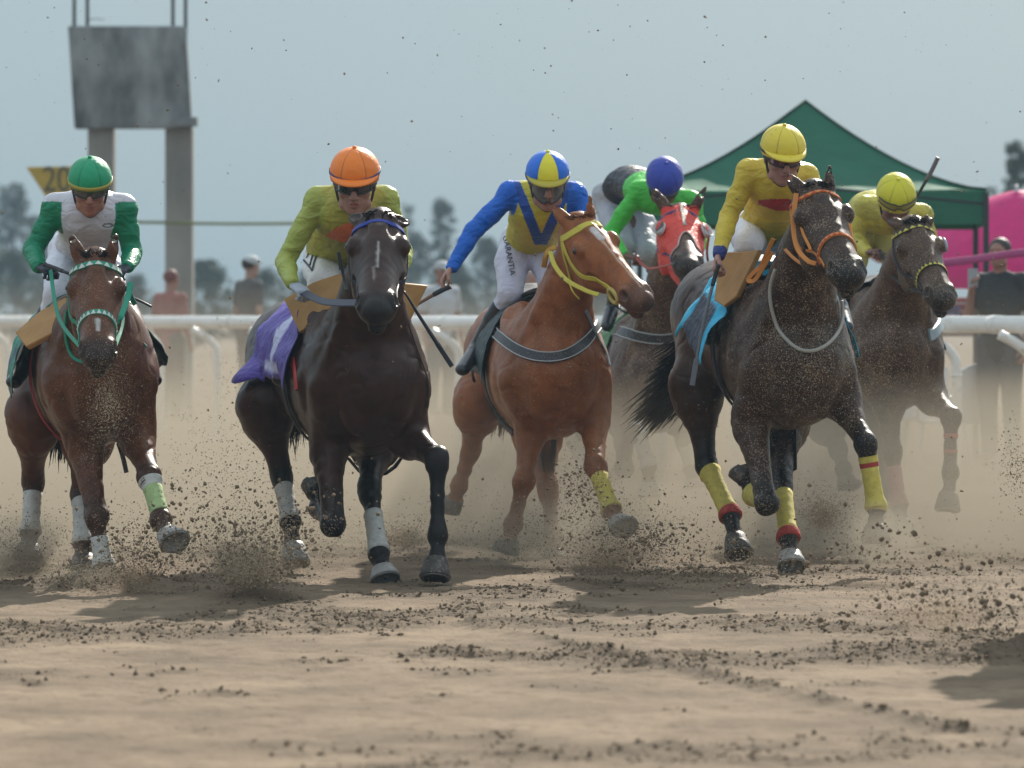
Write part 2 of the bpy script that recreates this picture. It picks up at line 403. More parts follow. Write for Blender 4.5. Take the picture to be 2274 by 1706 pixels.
    for lg in S['legs']:
        J = [pt(q) for q in lg['j']]; sgn = 1 if (J[0]-ctr(.3)).dot(side) > 0 else -1
        if lg['t'] == 'F':
            sh = ctr(.16)+side*sgn*.17*bw+[0, 0, -.04]; sc = ctr(.5)+side*sgn*.13*bw+[0, 0, .26*bh]
            so.chain([sc, sh], [(.075, .14), (.105, .12)], side, k=.06)
            so.chain([sh, J[0]*.7+sh*.3, J[0]+(J[1]-J[0])*.12], [(.105, .125), (.095, .125), (.080, .098)], side, k=.05, ki=.03)
            so.ell(sh+[0, -.03, -.09]-side*sgn*.05, (.10, .09, .15), k=.05)
            A, Bq = FR, CN
        else:
            hip = ctr(1.72)+side*sgn*.13*bw+[0, 0, .05]
            so.chain([hip, J[0]], [(.145, .24), (.125, .175)], side, k=.07, ki=.03)
            so.chain([ctr(2.0)+side*sgn*.10+[0, 0, -.02], J[0]*.5+J[1]*.5+[0, .05, 0]], [(.10, .12), (.06, .07)], side, k=.06)
            A, Bq = HR, HC
        path = []
        for i, (a, b) in enumerate(((0, 1), (1, 2))):
            for t, ra, rb in (A, Bq)[i]: path.append((J[a]+(J[b]-J[a])*t, ra, rb, i+t))
        cor = J[2]+(J[3]-J[2])*.55
        for t, ra, rb in PN: path.append((J[2]+(cor-J[2])*t, ra, rb, 2+t))
        lw = S.get('lw', 1.17)
        so.chain([p[0] for p in path], [(p[1]*lw, p[2]*lw) for p in path], side, k=.035, ki=.010)
        if lg['t'] == 'H':                                       # point of hock
            back = nz(np.cross(J[0]-J[1], side)); back = back if back[1] > 0 else -back
            so.chain([J[1]+nz(J[0]-J[1])*.07+back*.055, J[1]+back*.045, J[1]+(J[2]-J[1])*.25+back*.015], [.024, .028, .018], side, k=.03)
        else:
            so.ell(J[1]+nz(J[1]-J[2])*.01+nz(np.cross(side, J[1]-J[2]))*0, (.050, .045, .050), k=.02)
        so.ell(J[2]+nz(J[2]-J[3])*-.015+[0, .02, 0], (.036, .036, .036), k=.02)
        H.legs.append(dict(J=J, cor=cor, path=path, spec=lg, lw=lw))
    for d in S.get('extra', []): so.chain([pt(q) for q in d[0]], d[1], side, k=.05)
    so.build(); H.so = so
    V, Q = so.verts(); Q = orient(V, Q)
    # coat colours
    base = np.array(S['coat']); dark = np.array(S.get('points', (.012, .009, .008))); n = len(V)
    col = np.repeat(base[None], n, 0)
    nsf = fbm(V*3, 3, 5)[:, None]; col = col*(1+.35*nsf)
    def near(pts, V=V):                                          # distance and position along a polyline
        best = np.full(len(V), 9.); tt = np.zeros(len(V))
        for i in range(len(pts)-1):
            A = pts[i]; Bv = pts[i+1]-A; t = np.clip(((V-A)@Bv)/max(Bv@Bv, 1e-9), 0, 1); d = np.linalg.norm(V-A-t[:, None]*Bv, axis=1)
            m = d < best; best[m] = d[m]; tt[m] = i+t[m]
        return best, tt
    def blend(mask, c):
        nonlocal col
        mask = np.clip(mask, 0, 1)[:, None]; col = col*(1-mask)+np.array(c)[None]*mask
    # paler, redder flanks and muzzle dark
    for lg in H.legs:
        d, t = near(lg['J']); isl = (d < .13)
        if S.get('blackpoints', 1): blend(np.where(isl, np.clip((t-.55+nsf[:, 0]*.3)*2.2, 0, 1), 0)*S.get('blackpoints', 1), dark)
        sk = lg['spec'].get('sock')
        if sk: blend(np.where(isl & (t > sk[1]), np.clip((t-sk[1])*8, 0, 1), 0), sk[0])
        if lg['spec'].get('dust'): blend(np.where(isl, np.clip((t-1.0)*.5, 0, .5), 0), (.36, .29, .2))
    hu = (V-pk)@u; hw = (V-pk)@wv; hf = (V-pk)@f; inh = (hw > -.05) & (hw < L*1.15) & (np.abs(hu) < .16) & (hf > -.34) & (hf < .06)
    mz = S.get('muzcol', (.012, .010, .010))
    blend(np.where(inh, np.clip((hw/L-.80)*7, 0, 1)*.85, 0), mz)
    for s in (-1, 1):
        e = np.linalg.norm(V-hp(.27, s*.1, -.06), axis=1); blend(np.clip(1.4-e/.035, 0, 1)*.8*(inh), (.01, .008, .008))
    for q in H.nost: blend(np.clip(1.6-np.linalg.norm(V-q, axis=1)/.022, 0, 1), (.004, .003, .003))
    for (t0, u0, t1, u1, wd, cc) in S.get('blaze', []):
        A = np.array([t0*L, u0]); Bb = np.array([t1*L, u1]); ab = Bb-A; q = np.stack([hw, hu], 1)-A
        t = np.clip((q@ab)/(ab@ab), 0, 1); d = np.linalg.norm(q-t[:, None]*ab, axis=1)+fbm(V*25, 2, 3)*.008
        blend(np.where(inh & (hf > -.075), np.clip((wd-d)/.008, 0, 1), 0), cc)
    for b_, tp in H.ears: blend(np.clip(1.5-np.linalg.norm(V-tp, axis=1)/.03, 0, 1)*.8, dark)
    # dusty belly/legs (earth thrown up)
    col = col*(1+.22*fbm(V*np.array([45, 45, 11]), 2, 12))[:, None]      # hair lying downwards
    m = mat('coat_'+S['key'], rough=S.get('rough', .40), attr=True, bump=.15, bscale=220, var=.22, vscale=14, spec=.22, dirt=S.get('dirt', .2), dscale=S.get('dscale', 150), dattr=True)
    root = empty('race_horse', (float(c0[0]), float(c0[1]+.6), 0), S['label'], 'horse', 'race horses galloping towards the camera'); H.root = root
    # muscle and vein relief
    g = so.grad(V); V = V+g*(fbm(V*np.array([9, 6, 7]), 3, 8)*.006+fbm(V*np.array([20, 14, 15]), 2, 28)*.0025+np.clip(.14-np.abs(fbm(V*np.array([7, 5, 8])+3, 2, 18)), 0, 1)*-.035*np.clip(1-inh, 0, 1))[:, None]
    H.body = mesh('body', V, Q, root, m, True, col)
    da = H.body.data.attributes.new('Dirt', 'FLOAT', 'POINT'); back = (V-c0)@B; da.data.foreach_set('value', np.clip(1.0-np.clip(back-.15, 0, 2)*1.3+.45*fbm(V*4, 3, 77), .06, 1.15).astype(np.float32))
    # eyes
    em = M('eye_dark', (.008, .005, .004), .08, spec=.8)
    for s in (-1, 1):
        c = hp(.275, s*.118, -.058); V_, F_ = sphere(c, .021, 14, 10); mesh('eye', V_, F_, H.body, em)
    # hooves
    hm = M('hoof_horn', (.06, .052, .045), .55, var=.3, vscale=30, bump=.3, bscale=60, dirt=.5, dscale=60)
    hg = M('hoof_pale', (.34, .33, .31), .5, var=.2, vscale=30, bump=.2, bscale=60, dirt=.3, dscale=60)
    sm = M('horseshoe_steel', (.25, .24, .23), .4, metal=.8)
    for lg in H.legs:
        J = lg['J']; cor = lg['cor']; d = nz(J[3]-cor); toe = np.asarray(lg['spec'].get('toe', (0, -1, 0)), float); toe = nz(toe-d*toe.dot(d)); s_ = np.cross(d, toe)
        hl = np.linalg.norm(J[3]-cor); V_ = []; n_ = 22; rings = [(-.008, .048, .050, 0), (.012, .053, .054, .002), (hl*.5, .060, .063, .012), (hl-.004, .069, .073, .022), (hl, .067, .071, .022), (hl, .048, .052, .018), (hl-.014, .040, .044, .016)]
        lw_ = lg['lw']
        for z, ra, rb, off in rings:
            for k in range(n_):
                a = 2*math.pi*k/n_; rr = 1-(.14*max(0, -math.sin(a))**3)
                V_.append(cor+d*z+s_*ra*lw_*math.cos(a)*rr+toe*(rb*lw_*math.sin(a)*rr+off))
        F_ = []
        for i in range(len(rings)-1):
            for k in range(n_):
                a = i*n_+k; b = i*n_+(k+1) % n_; F_.append((a, b, b+n_, a+n_))
        F_.append(tuple((len(rings)-1)*n_+k for k in range(n_))); F_.append(tuple(range(n_))[::-1])
        ho = mesh('hoof', V_, F_, root, hg if lg['spec'].get('pale') else hm)
        mb = MB(); pp = []
        for k in range(-7, 8):
            a = math.pi/2+k*.36; pp.append(cor+d*(hl+.004)+s_*.058*lw_*math.cos(a)+toe*(.062*lw_*math.sin(a)+.020))
        mb.add(*loft(pp, [(.004, .010)]*len(pp), d, 6)); mb.build('horseshoe', ho, sm, True)
        for (cm, t0, t1, *rest) in lg['spec'].get('wrap', []):
            ts = np.linspace(t0, t1, 14); pth = [interp([(p[3], *p[0]) for p in lg['path']], t) for t in ts]
            rr = [interp([(p[3], p[1]*lw_, p[2]*lw_) for p in lg['path']], t) for t in ts]; e = rest[0] if rest else .006
            rad = [(r[0]+e+(.0022 if i % 3 == 0 else 0), r[1]+e+(.0022 if i % 3 == 0 else 0)) for i, r in enumerate(rr)]
            V_, F_ = loft(pth, rad, side, 20); mesh('leg_wrap', V_, F_, root, cm)
    # mane: tufts along the crest, forelock between the ears
    mm = M('mane_'+S['key'], S.get('mane', (.012, .01, .009)), .85, spec=.12, var=.3, vscale=60)
    mb = MB(); crest = [hp(-.02, 0, -.03)]+[q+[0, 0, .0] for q in (n1, n2)]
    crest = catmull([hp(0, 0, -.01), n1+nz(f*.5+np.array([0, .3, .8]))*.14, n2+nz(np.array([0, .35, .9]))*.18, ctr(.6)+[0, 0, .39*bh]], 12)
    r_ = random.Random(S['key'])
    for i in range(260):
        q = crest[r_.randrange(0, len(crest)-2)]+np.array([r_.gauss(0, .012), r_.gauss(0, .02), -.03])
        up = np.array([r_.gauss(S.get('manedir', -.3)*.6, .2), .6+.4*r_.random(), .25+.4*r_.random()])*r_.uniform(.04, .09)
        q2 = q+up; q3 = q2+np.array([r_.gauss(S.get('manedir', -.3)*.12, .03), .06, -.03-.05*r_.random()])
        mb.add(*loft([q, q2, q3], [.007, .005, .001], (1, 0, 0), 4))
    mb.build('mane', root, mm, True)
    mb = MB()
    for i in range(90):
        q = hp(.0+r_.uniform(-.02, .03), r_.uniform(-.040, .040), r_.uniform(-.03, -.008)); a = r_.gauss(0, .02)
        fl = S.get('forelock', .5)
        q2 = q+f*r_.uniform(.006, .018)+wv*.02*r_.random()+np.array([a, 0, 0]); q3 = q2+(wv*fl+u*r_.gauss(0, .35)+f*.02)*r_.uniform(.04, .10)*1.0
        mb.add(*loft([q, q2, q3], [.006, .004, .0008], u, 4))
    mb.build('forelock', root, mm, True)
    # tail streaming behind
    tb = ctr(2.12)+[0, 0, .16*bh]; mb = MB(); tl = S.get('tail', (0, .3, -.65))
    tl = np.array(tl)
    for i in range(800):
        o = np.array([r_.gauss(0, .022), r_.gauss(0, .02), r_.gauss(0, .02)]); k = r_.uniform(.55, 1.05); sp = np.array([r_.gauss(0, .045), r_.gauss(0, .05), r_.gauss(0, .03)])
        bn = np.array(S.get('tailbend', (0, .05, 0)))
        mb.add(*loft(catmull([tb+o*.6, tb+o+tl*.25*k+[0, .06, .05], tb+o+tl*.6*k+sp*.6, tb+tl*k+sp*1.3+bn*k], 3), [.0045]*9+[.0008], (1, 0, 0), 3, False))
    mb.build('tail', root, mm, True)
    return H
def sphere(c, r, n=16, m=10, sc=(1, 1, 1), axes=None):
    c = np.asarray(c, float); V = []; Fc = []; A = np.eye(3) if axes is None else np.array(axes)
    for i in range(m+1):
        th = math.pi*i/m
        for k in range(n):
            ph = 2*math.pi*k/n; q = np.array([math.sin(th)*math.cos(ph)*sc[0], math.sin(th)*math.sin(ph)*sc[1], math.cos(th)*sc[2]])*r
            V.append(c+q@A)
    for i in range(m):
        for k in range(n):
            a = i*n+k; b = i*n+(k+1) % n; Fc.append((a, a+n, b+n, b))
    return V, Fc
# ---- tack laid on the modelled surface
def head_strap(H, pts, name, width, thick, m, off=.002, parent=None):
    """pts: (t along the head, angle from the front of the face in degrees)"""
    A = []; Bp = []
    q = catmull([np.array([t, a, 0]) for t, a in pts], 6)
    for t, a, _ in q:
        D = headsec(min(max(t, 0), 1))[1]; c = H.hp(t, 0, -D*.5); dr = H.u*math.sin(math.radians(a))+H.f*math.cos(math.radians(a))
        A.append(c+dr*.24); Bp.append(c)
    X, hit = H.so.march(A, Bp); N_ = H.so.grad(X); X = X+N_*off
    for _ in range(3): X[1:-1] = X[1:-1]*.5+(X[:-2]+X[2:])*.25
    V, Fc = ribbon(X, N_, width, thick)
    o = mesh(name, V, Fc, parent or H.root, m, False)
    return o, X
def on_body(H, pxs, n=6, y0=-1.6, y1=3.0):
    q = catmull([np.array([a, b, 0]) for a, b in pxs], n) if n > 1 else [np.array([a, b, 0]) for a, b in pxs]
    A = [P(a, b, H.Y0+y0) for a, b, _ in q]; Bp = [P(a, b, H.Y0+y1) for a, b, _ in q]
    X, hit = H.so.march(A, Bp, 400); return X[hit], hit
def body_strap(H, pxs, name, width, thick, m, off=.003, edge=None, y0=-.25):
    X, hit = on_body(H, pxs, 8, y0); N_ = H.so.grad(X); X = X+N_*off
    for _ in range(6): X[1:-1] = X[1:-1]*.5+(X[:-2]+X[2:])*.25
    V, Fc = ribbon(X, N_, width, thick); o = mesh(name, V, Fc, H.root, m, False)
    if edge:
        mb = MB()
        for sg in (-1, 1):
            Z = []
            for i in range(len(X)):
                d = nz(X[min(i+1, len(X)-1)]-X[max(i-1, 0)]); s_ = nz(np.cross(d, N_[i])); Z.append(X[i]+s_*sg*width*.42+N_[i]*thick*1.02)
            mb.add(*loft(Z, [.0035]*len(Z), (0, 1, 0), 6))
        mb.build('piping', o, edge, True)
    return o, X
def free_strap(pts, name, width, thick, m, parent, nrm=(0, -1, .3), n=8, round_=False):
    q = catmull(pts, n)
    V, Fc = loft(q, [width/2]*len(q), (1, 0, 0), 8) if round_ else ribbon(q, [np.array(nrm)]*len(q), width, thick)
    return mesh(name, V, Fc, parent, m, round_)
def slab(name, pts, thick, m, parent, sub=0, nudge=(0, 0, 0), bev=.006):
    """a stiff panel with its own thickness; pts in metres, roughly planar"""
    pts = [np.asarray(p, float)+np.asarray(nudge) for p in pts]; n = len(pts); c = sum(pts)/n
    nn = sum(np.cross(pts[i]-c, pts[(i+1) % n]-c) for i in range(n)); nn = nz(nn)
    V = []; rings = [(.0, 1.0), (.0, 1.0)]
    ins = lambda p, e: p+nz(c-p)*e
    V = [ins(p, bev)+nn*thick/2 for p in pts]+[p+nn*(thick/2-bev) for p in pts]+[p-nn*(thick/2-bev) for p in pts]+[ins(p, bev)-nn*thick/2 for p in pts]
    V += [c+nn*thick/2, c-nn*thick/2]; Fc = []
    for r in range(3):
        for i in range(n):
            a = r*n+i; b = r*n+(i+1) % n; Fc.append((a, a+n, b+n, b))
    for i in range(n):
        Fc.append((4*n, i, (i+1) % n)); Fc.append((4*n+1, 3*n+(i+1) % n, 3*n+i))
    return mesh(name, V, Fc, parent, m, False)
def drape(H, name, d0, d1, a0, a1, m, nd=26, na=44, off=.012, wr=.012, hem=.05, seed=1, colf=None, parent=None, lift=0, flare=0):
    """a cloth over the barrel: d along the back, a = angle round it in degrees (0 on top, minus = image left)"""
    A = []; Bp = []; UV = []
    for i in range(nd):
        for j in range(na):
            d = d0+(d1-d0)*i/(nd-1); a = a0+(a1-a0)*j/(na-1)
            hm = hem*(math.sin(i/(nd-1)*5.2+seed)+.4*math.sin(i/(nd-1)*13+seed))*abs(a/90)*.7
            a_ = math.radians(a*(1+hm)); c = H.ctr(d); dr = H.side*math.sin(a_)+np.array([0, 0, 1])*math.cos(a_)
            A.append(c+dr*.75); Bp.append(c); UV.append((i/(nd-1), j/(na-1), a))
    X, hit = H.so.march(A, Bp, 200); N_ = H.so.grad(X); UV = np.array(UV)
    fl = flare*np.clip((np.abs(UV[:, 2])-25)/60, 0, 1)**1.5
    X = X+N_*(off+wr*(1+fbm(np.stack([UV[:, 0]*4, UV[:, 1]*9, X[:, 2]*0+seed], 1), 3, seed)*1.4)+fl)[:, None]
    Xi = X-N_*.004
    V = np.concatenate([X, Xi]); Fc = []; n = nd*na
    for i in range(nd-1):
        for j in range(na-1):
            a = i*na+j; q = (a, a+1, a+na+1, a+na); Fc.append(q); Fc.append(tuple(x+n for x in q[::-1]))
    for i in range(nd-1):
        for a, b in ((i*na, (i+1)*na), (i*na+na-1, (i+1)*na+na-1)): Fc.append((a, b, b+n, a+n))
    for j in range(na-1):
        for a, b in ((j, j+1), ((nd-1)*na+j, (nd-1)*na+j+1)): Fc.append((a, b, b+n, a+n))
    col = None
    if colf is not None: c_ = colf(UV[:, 0], UV[:, 2]); col = np.concatenate([c_, c_])
    return mesh(name, V, Fc, parent or H.root, m, True, col)
def bridle(H, c1, c2=None, nose=True, cheek=None, width=.022, checks=False):
    """head straps: browband, noseband, cheek straps, bit rings, cheek lash"""
    m1 = M('strap_'+c1[0], c1[1], .55, bump=.1, bscale=200); m2 = M('strap_'+(c2 or c1)[0], (c2 or c1)[1], .55)
    bb, X = head_strap(H, [(.04, -88), (.10, -50), (.12, 0), (.10, 50), (.04, 88)], 'browband', width, .007, m1)
    parts = [(bb, X)]
    if nose:
        nb, X2 = head_strap(H, [(.66, -120), (.64, -80), (.62, -40), (.62, 0), (.62, 40), (.64, 80), (.66, 120)], 'noseband', width, .007, m1); parts.append((nb, X2))
    if checks:
        cm = M('strap_check_'+checks[0], checks[1], .6)
        for o, X in parts:
            q = catmull(list(X), 1); mb = MB(); L_ = 0
            N_ = H.so.grad(np.array(X)); k = 0
            for i in range(0, len(X)-2, 2):
                mdl = (X[i]+X[i+1])/2; d = nz(X[i+1]-X[i]); nn = nz(N_[i]-d*np.dot(N_[i], d)); s_ = np.cross(d, nn); sgn = 1
                l = np.linalg.norm(X[i+2]-X[i])*.48
                a = mdl-d*l+s_*width*.42*sgn+nn*.0088; b = mdl+d*l+s_*width*.42*sgn+nn*.0088; c = mdl-s_*width*.40*sgn+nn*.0088
                mb.add([a, b, c, a-nn*.002, b-nn*.002, c-nn*.002], [(0, 1, 2), (5, 4, 3), (0, 3, 4, 1), (1, 4, 5, 2), (2, 5, 3, 0)])
            mb.build('zigzag_pattern', o, cm)
    for s in (-1, 1):
        head_strap(H, [(.05, s*86), (.25, s*100), (.45, s*104), (.62, s*98), (.80, s*92)], 'cheek_strap', width*.7, .005, m2)
        c = H.hp(.82, s*.066, -.085); V, Fc = [], []
        pp = [c+H.wv*.028*math.cos(a)+H.f*.028*math.sin(a)+H.u*s*.004 for a in np.linspace(0, 2*math.pi, 17)]
        V, Fc = loft(pp, [.004]*17, H.u, 6); mesh('bit_ring', V, Fc, H.root, M('bit_steel', (.6, .6, .6), .25, metal=1))
    head_strap(H, [(.06, 92), (.18, 125), (.26, 160), (.26, 200), (.18, 235), (.06, 268)], 'throat_lash', width*.5, .004, m2)
    return parts
# ---------------------------------------------------------------- people
SKIN = (.42, .22, .15)
def add_head(so, hc, f, u, s, sc=1.0):
    """hc centre of the cranium, f where the face looks, u crown, s person's side axis"""
    h = lambda a=0, b=0, c=0: hc+(s*a+f*b+u*c)*sc
    E = lambda c, r, k=.012, cut=False: so.ell(c, np.array(r)*sc, (s, f, u), k=k, cut=cut)
    E(h(0, -.008, .012), (.076, .096, .088), .01)
    E(h(0, .030, -.055), (.060, .062, .068), .02); E(h(0, .050, -.102), (.036, .036, .026), .02)
    E(h(0, .078, .020), (.052, .018, .014), .015)                                         # brow
    for a in (-1, 1):
        E(h(a*.045, .060, -.032), (.021, .022, .018), .015); E(h(a*.079, -.004, -.012), (.008, .017, .030), .006)
        E(h(a*.050, .015, -.085), (.018, .035, .025), .02)
        E(h(a*.031, .096, -.002), (.017, .013, .010), .008, True)
    so.chain([h(0, .086, .004), h(0, .104, -.020), h(0, .112, -.036)], [np.array((.009, .010))*sc, np.array((.011, .012))*sc, np.array((.014, .011))*sc], s, k=.010)
    for a in (-1, 1): E(h(a*.013, .100, -.040), (.009, .010, .008), .006)
    E(h(0, .090, -.064), (.023, .010, .0065), .005); E(h(0, .088, -.078), (.020, .011, .0075), .005)
    E(h(0, .104, -.0705), (.021, .010, .002), .002, True)
def add_hand(so, W, d, n, s, curl=62, sc=1.0, spread=0, thumb=1):
    """W wrist, d towards the knuckles, n out of the palm, s towards the thumb"""
    W = np.asarray(W, float); d = nz(d); n = nz(n-d*np.dot(n, d)); s = nz(s-d*np.dot(s, d)-n*np.dot(s, n))
    so.chain([W, W+d*.045*sc, W+d*.088*sc], [np.array((.026, .018))*sc, np.array((.038, .016))*sc, np.array((.042, .014))*sc], s, k=.012)
    for i, (l, o) in enumerate(((.074, .033), (.082, .011), (.077, -.011), (.060, -.032))):
        p = W+(d*.086+s*o)*sc; c = math.radians(curl[i] if hasattr(curl, '__len__') else curl); a = c*.6; pts = [p]
        for k, fr in enumerate((.45, .32, .23)):
            p = p+(d*math.cos(a)+n*math.sin(a)+s*o*spread)*l*fr*sc; pts.append(p); a += c
        so.chain(pts, [.0098*sc, .0092*sc, .0085*sc, .0072*sc], s, k=.004, ki=.003)
    p0 = W+(d*.028+s*.026)*sc; p1 = p0+(d*.030+s*.026*thumb+n*.014)*sc; p2 = p1+(d*.026+s*.004+n*.020)*sc; p3 = p2+(d*.014-s*.008+n*.014)*sc
    so.chain([p0, p1, p2, p3], [.014*sc, .0125*sc, .011*sc, .0085*sc], d, k=.008, ki=.004)
def wrinkle(so, V, amp, freq=(16, 16, 22), seed=2):
    g = so.grad(V); return V+g*((fbm(V*np.array(freq), 3, seed))*amp+(np.abs(fbm(V*np.array(freq)*.45+5, 2, seed+9))-.25)*amp*1.2)[:, None]
def make_jockey(S):
    Y0 = S['Y0']; pt = lambda k: P(S[k][0], S[k][1], Y0+S[k][2]); s0 = F/(Y0+.3)
    hcp = P(*S['hc'][:2], Y0+S['hc'][2]); hr = S['hr']/s0
    f = nz(S.get('fd', (0, -1, -.45))); s = nz(np.cross(f, [0, 0, 1])); roll = S.get('roll', 0)
    if s[0] < 0: s = -s
    u = np.cross(s, f); u = u if u[2] > 0 else -u
    s, u = s*math.cos(roll)+u*math.sin(roll), u*math.cos(roll)-s*math.sin(roll)
    sc = hr/.112*1.08; hc = hcp-u*.046*sc+f*.006
    J = {k: pt(k) for k in ('SL', 'SR', 'EL', 'ER', 'WL', 'WR', 'HL', 'HR', 'chest', 'waist', 'pelvis', 'hipL', 'hipR', 'kneeL', 'kneeR', 'ankL', 'ankR', 'toeL', 'toeR')}
    sv = nz(J['SR']-J['SL'])
    nk = (J['SL']+J['SR'])/2+[0, .02, .03]
    def figure(so, e, arms=True, legs=True, torso=True, k=.03):
        if torso:
            so.chain([J['pelvis'], J['waist'], J['chest'], (J['SL']+J['SR'])/2+[0, 0, -.02]], [(.150+e, .115+e), (.125+e, .10+e), (.155+e, .115+e), (.11+e, .075+e)], sv, k=k, sm=4, ki=.02)
            so.chain([J['SL'], J['SR']], [(.050+e, .052+e)]*2, (0, 1, 0), k=k)
            for a in 'LR': so.chain([nk*.75+hc*.25+[0, .03, -.03], J['S'+a]+[0, .01, .012]], [(.044+e), (.040+e)], (0, 1, 0), k=.05)
        if arms:
            for a in 'LR':
                so.chain([J['S'+a], J['S'+a]*.45+J['E'+a]*.55, J['E'+a]], [(.050+e, .050+e), (.047+e, .049+e), (.040+e, .040+e)], sv, k=.02)
                so.chain([J['E'+a], J['E'+a]*.65+J['W'+a]*.35, J['W'+a]], [(.040+e, .040+e), (.040+e, .040+e), (.026+e, .026+e)], sv, k=.02)
        if legs:
            for a in 'LR':
                so.chain([J['pelvis']*.4+J['hip'+a]*.6, J['hip'+a]*.6+J['knee'+a]*.4, J['knee'+a]], [(.105+e, .11+e), (.085+e, .088+e), (.060+e, .064+e)], sv, k=.03, ki=.02)
    so = Solid(.0062); figure(so, -.006, legs=False)
    for a in 'LR':
        so.chain([J['pelvis']*.4+J['hip'+a]*.6, J['knee'+a]], [(.085, .09), (.052, .055)], sv, k=.03)
        so.chain([J['knee'+a], J['knee'+a]*.6+J['ank'+a]*.4, J['ank'+a]], [.052, .050, .034], sv, k=.02)
        so.chain([J['ank'+a], J['toe'+a]], [(.034, .034), (.032, .024)], sv, k=.02)
    so.chain([nk, nk*.4+(hc-f*.02-u*.05)*.6, hc-f*.015-u*.04], [.058, .054, .056], sv, k=.03)
    add_head(so, hc, f, u, s, sc)
    for a in 'LR':
        hd = S.get('hand'+a, {}); d = nz(J['H'+a]-J['W'+a]); add_hand(so, J['W'+a], d, np.array(hd.get('n', (0, .2, -1.))), np.array(hd.get('s', (1 if a == 'L' else -1, 0, 0)), float), hd.get('curl', 64))
    so.build(); V, Q = so.verts(); Q = orient(V, Q)
    col = np.repeat(np.array(S.get('skin', SKIN))[None], len(V), 0)*(1+.12*fbm(V*30, 2, 1))[:, None]
    lips = np.linalg.norm((V-(hc+f*.095*sc-u*.071*sc))/np.array([1, 1, .45]), axis=1) < .021*sc; col[lips] = (.30, .10, .08)
    for a in 'LR':
        if S.get('glove'+a): col[np.linalg.norm(V-(J['W'+a]+nz(J['H'+a]-J['W'+a])*.07), axis=1) < .125] = S['glove'+a]
    root = empty('jockey', (float(J['pelvis'][0]), float(J['pelvis'][1]), 1.0), S['label'], 'person', 'jockeys riding the race'); root.name = 'person'
    body = mesh('body', V, Q, root, mat('skin_'+S['key'], attr=True, rough=.5, subs=.08, var=.08, vscale=40, bump=.05, bscale=200), True, col)
    rx = lambda V: (V-J['chest'])@sv          # across the chest
    # shirt
    sh = Solid(.0062); figure(sh, .010, legs=False, torso=False)
    e = .010
    sh.chain([J['waist']*.55+J['pelvis']*.45, J['waist'], J['chest'], (J['SL']+J['SR'])/2+[0, 0, -.02]], [(.14+e, .105+e), (.135+e, .105+e), (.16+e, .12+e), (.11+e, .075+e)], sv, k=.03, sm=4, ki=.02)
    sh.chain([J['SL'], J['SR']], [(.052+e, .055+e)]*2, (0, 1, 0), k=.03)
    for a in 'LR': sh.chain([nk*.75+hc*.25+[0, .03, -.03], J['S'+a]+[0, .01, .012]], [.048+e, .044+e], (0, 1, 0), k=.05)
    sh.chain([nk+[0, 0, -.03], nk*.55+(hc-f*.02-u*.05)*.45], [.072, .068], sv, k=.02)
    for a in 'LR':
        so2 = nz(J['H'+a]-J['W'+a]); sh.ell(J['W'+a]+so2*.075, (.055, .055, .055), k=.004, cut=True)
    if S.get('hump'): sh.chain([pt_(S, q) for q in S['hump']], [(.12, .10)]*len(S['hump']), sv, k=.05)
    sh.build(); V, Q = sh.verts(); Q = orient(V, Q)
    xr = rx(V); zr = (V-J['chest'])[:, 2]
    armd = {}
    for a in 'LR':
        best = np.full(len(V), 9.)
        for A, B in ((J['S'+a], J['E'+a]), (J['E'+a], J['W'+a])):
            B = B-A; t = np.clip(((V-A)@B)/(B@B), 0, 1); best = np.minimum(best, np.linalg.norm(V-A-t[:, None]*B, axis=1))
        armd[a] = best
    sleeve = np.zeros(len(V), bool)
    for a, sg in (('L', -1), ('R', 1)):
        xs = (V-J['S'+a])@sv*sg
        sleeve |= (armd[a] < .092) & ((xs > -.035-.10*np.clip((J['S'+a][2]-V[:, 2])/.3, 0, 1)) & (np.linalg.norm(V-J['E'+a], axis=1) < 9)) & ~((xs < -.02) & (V[:, 2] > J['S'+a][2]+.03))
        sleeve |= (np.linalg.norm(V-J['E'+a], axis=1) < .13) | (np.linalg.norm(V-J['W'+a], axis=1) < .16)
    col = S['pattern'](V, xr, zr, sleeve, J)
    V = wrinkle(sh, V, .006, (9, 9, 26), seed=len(S['key']))
    shirt = mesh('shirt', V, Q, root, mat('silk_'+S['key'], attr=True, rough=.48, var=.07, vscale=12, fold=.45, foldscale=9, stretch=(1, 1, 1.8), bump=.08, bscale=260, transl=.18, dirt=S.get('dirt', 0)), True, col)
    # breeches
    br = Solid(.0066); figure(br, .012, arms=False, torso=False)
    br.chain([J['pelvis'], J['waist']*.8+J['pelvis']*.2], [(.16, .125), (.128, .10)], sv, k=.03)
    for a in 'LR':
        if S.get('long', 1): br.chain([J['knee'+a], J['knee'+a]*.7+J['ank'+a]*.3], [(.068, .07), (.054, .054)], sv, k=.02)
    br.build(); V, Q = br.verts(); Q = orient(V, Q); V = wrinkle(br, V, .005, seed=4)
    brm = mat('breeches_'+S['key'], S.get('brcol', (.62, .62, .70)), .6, var=.06, fold=.35, foldscale=11, bump=.08, bscale=240)
    breeches = mesh('breeches', V, Q, root, brm)
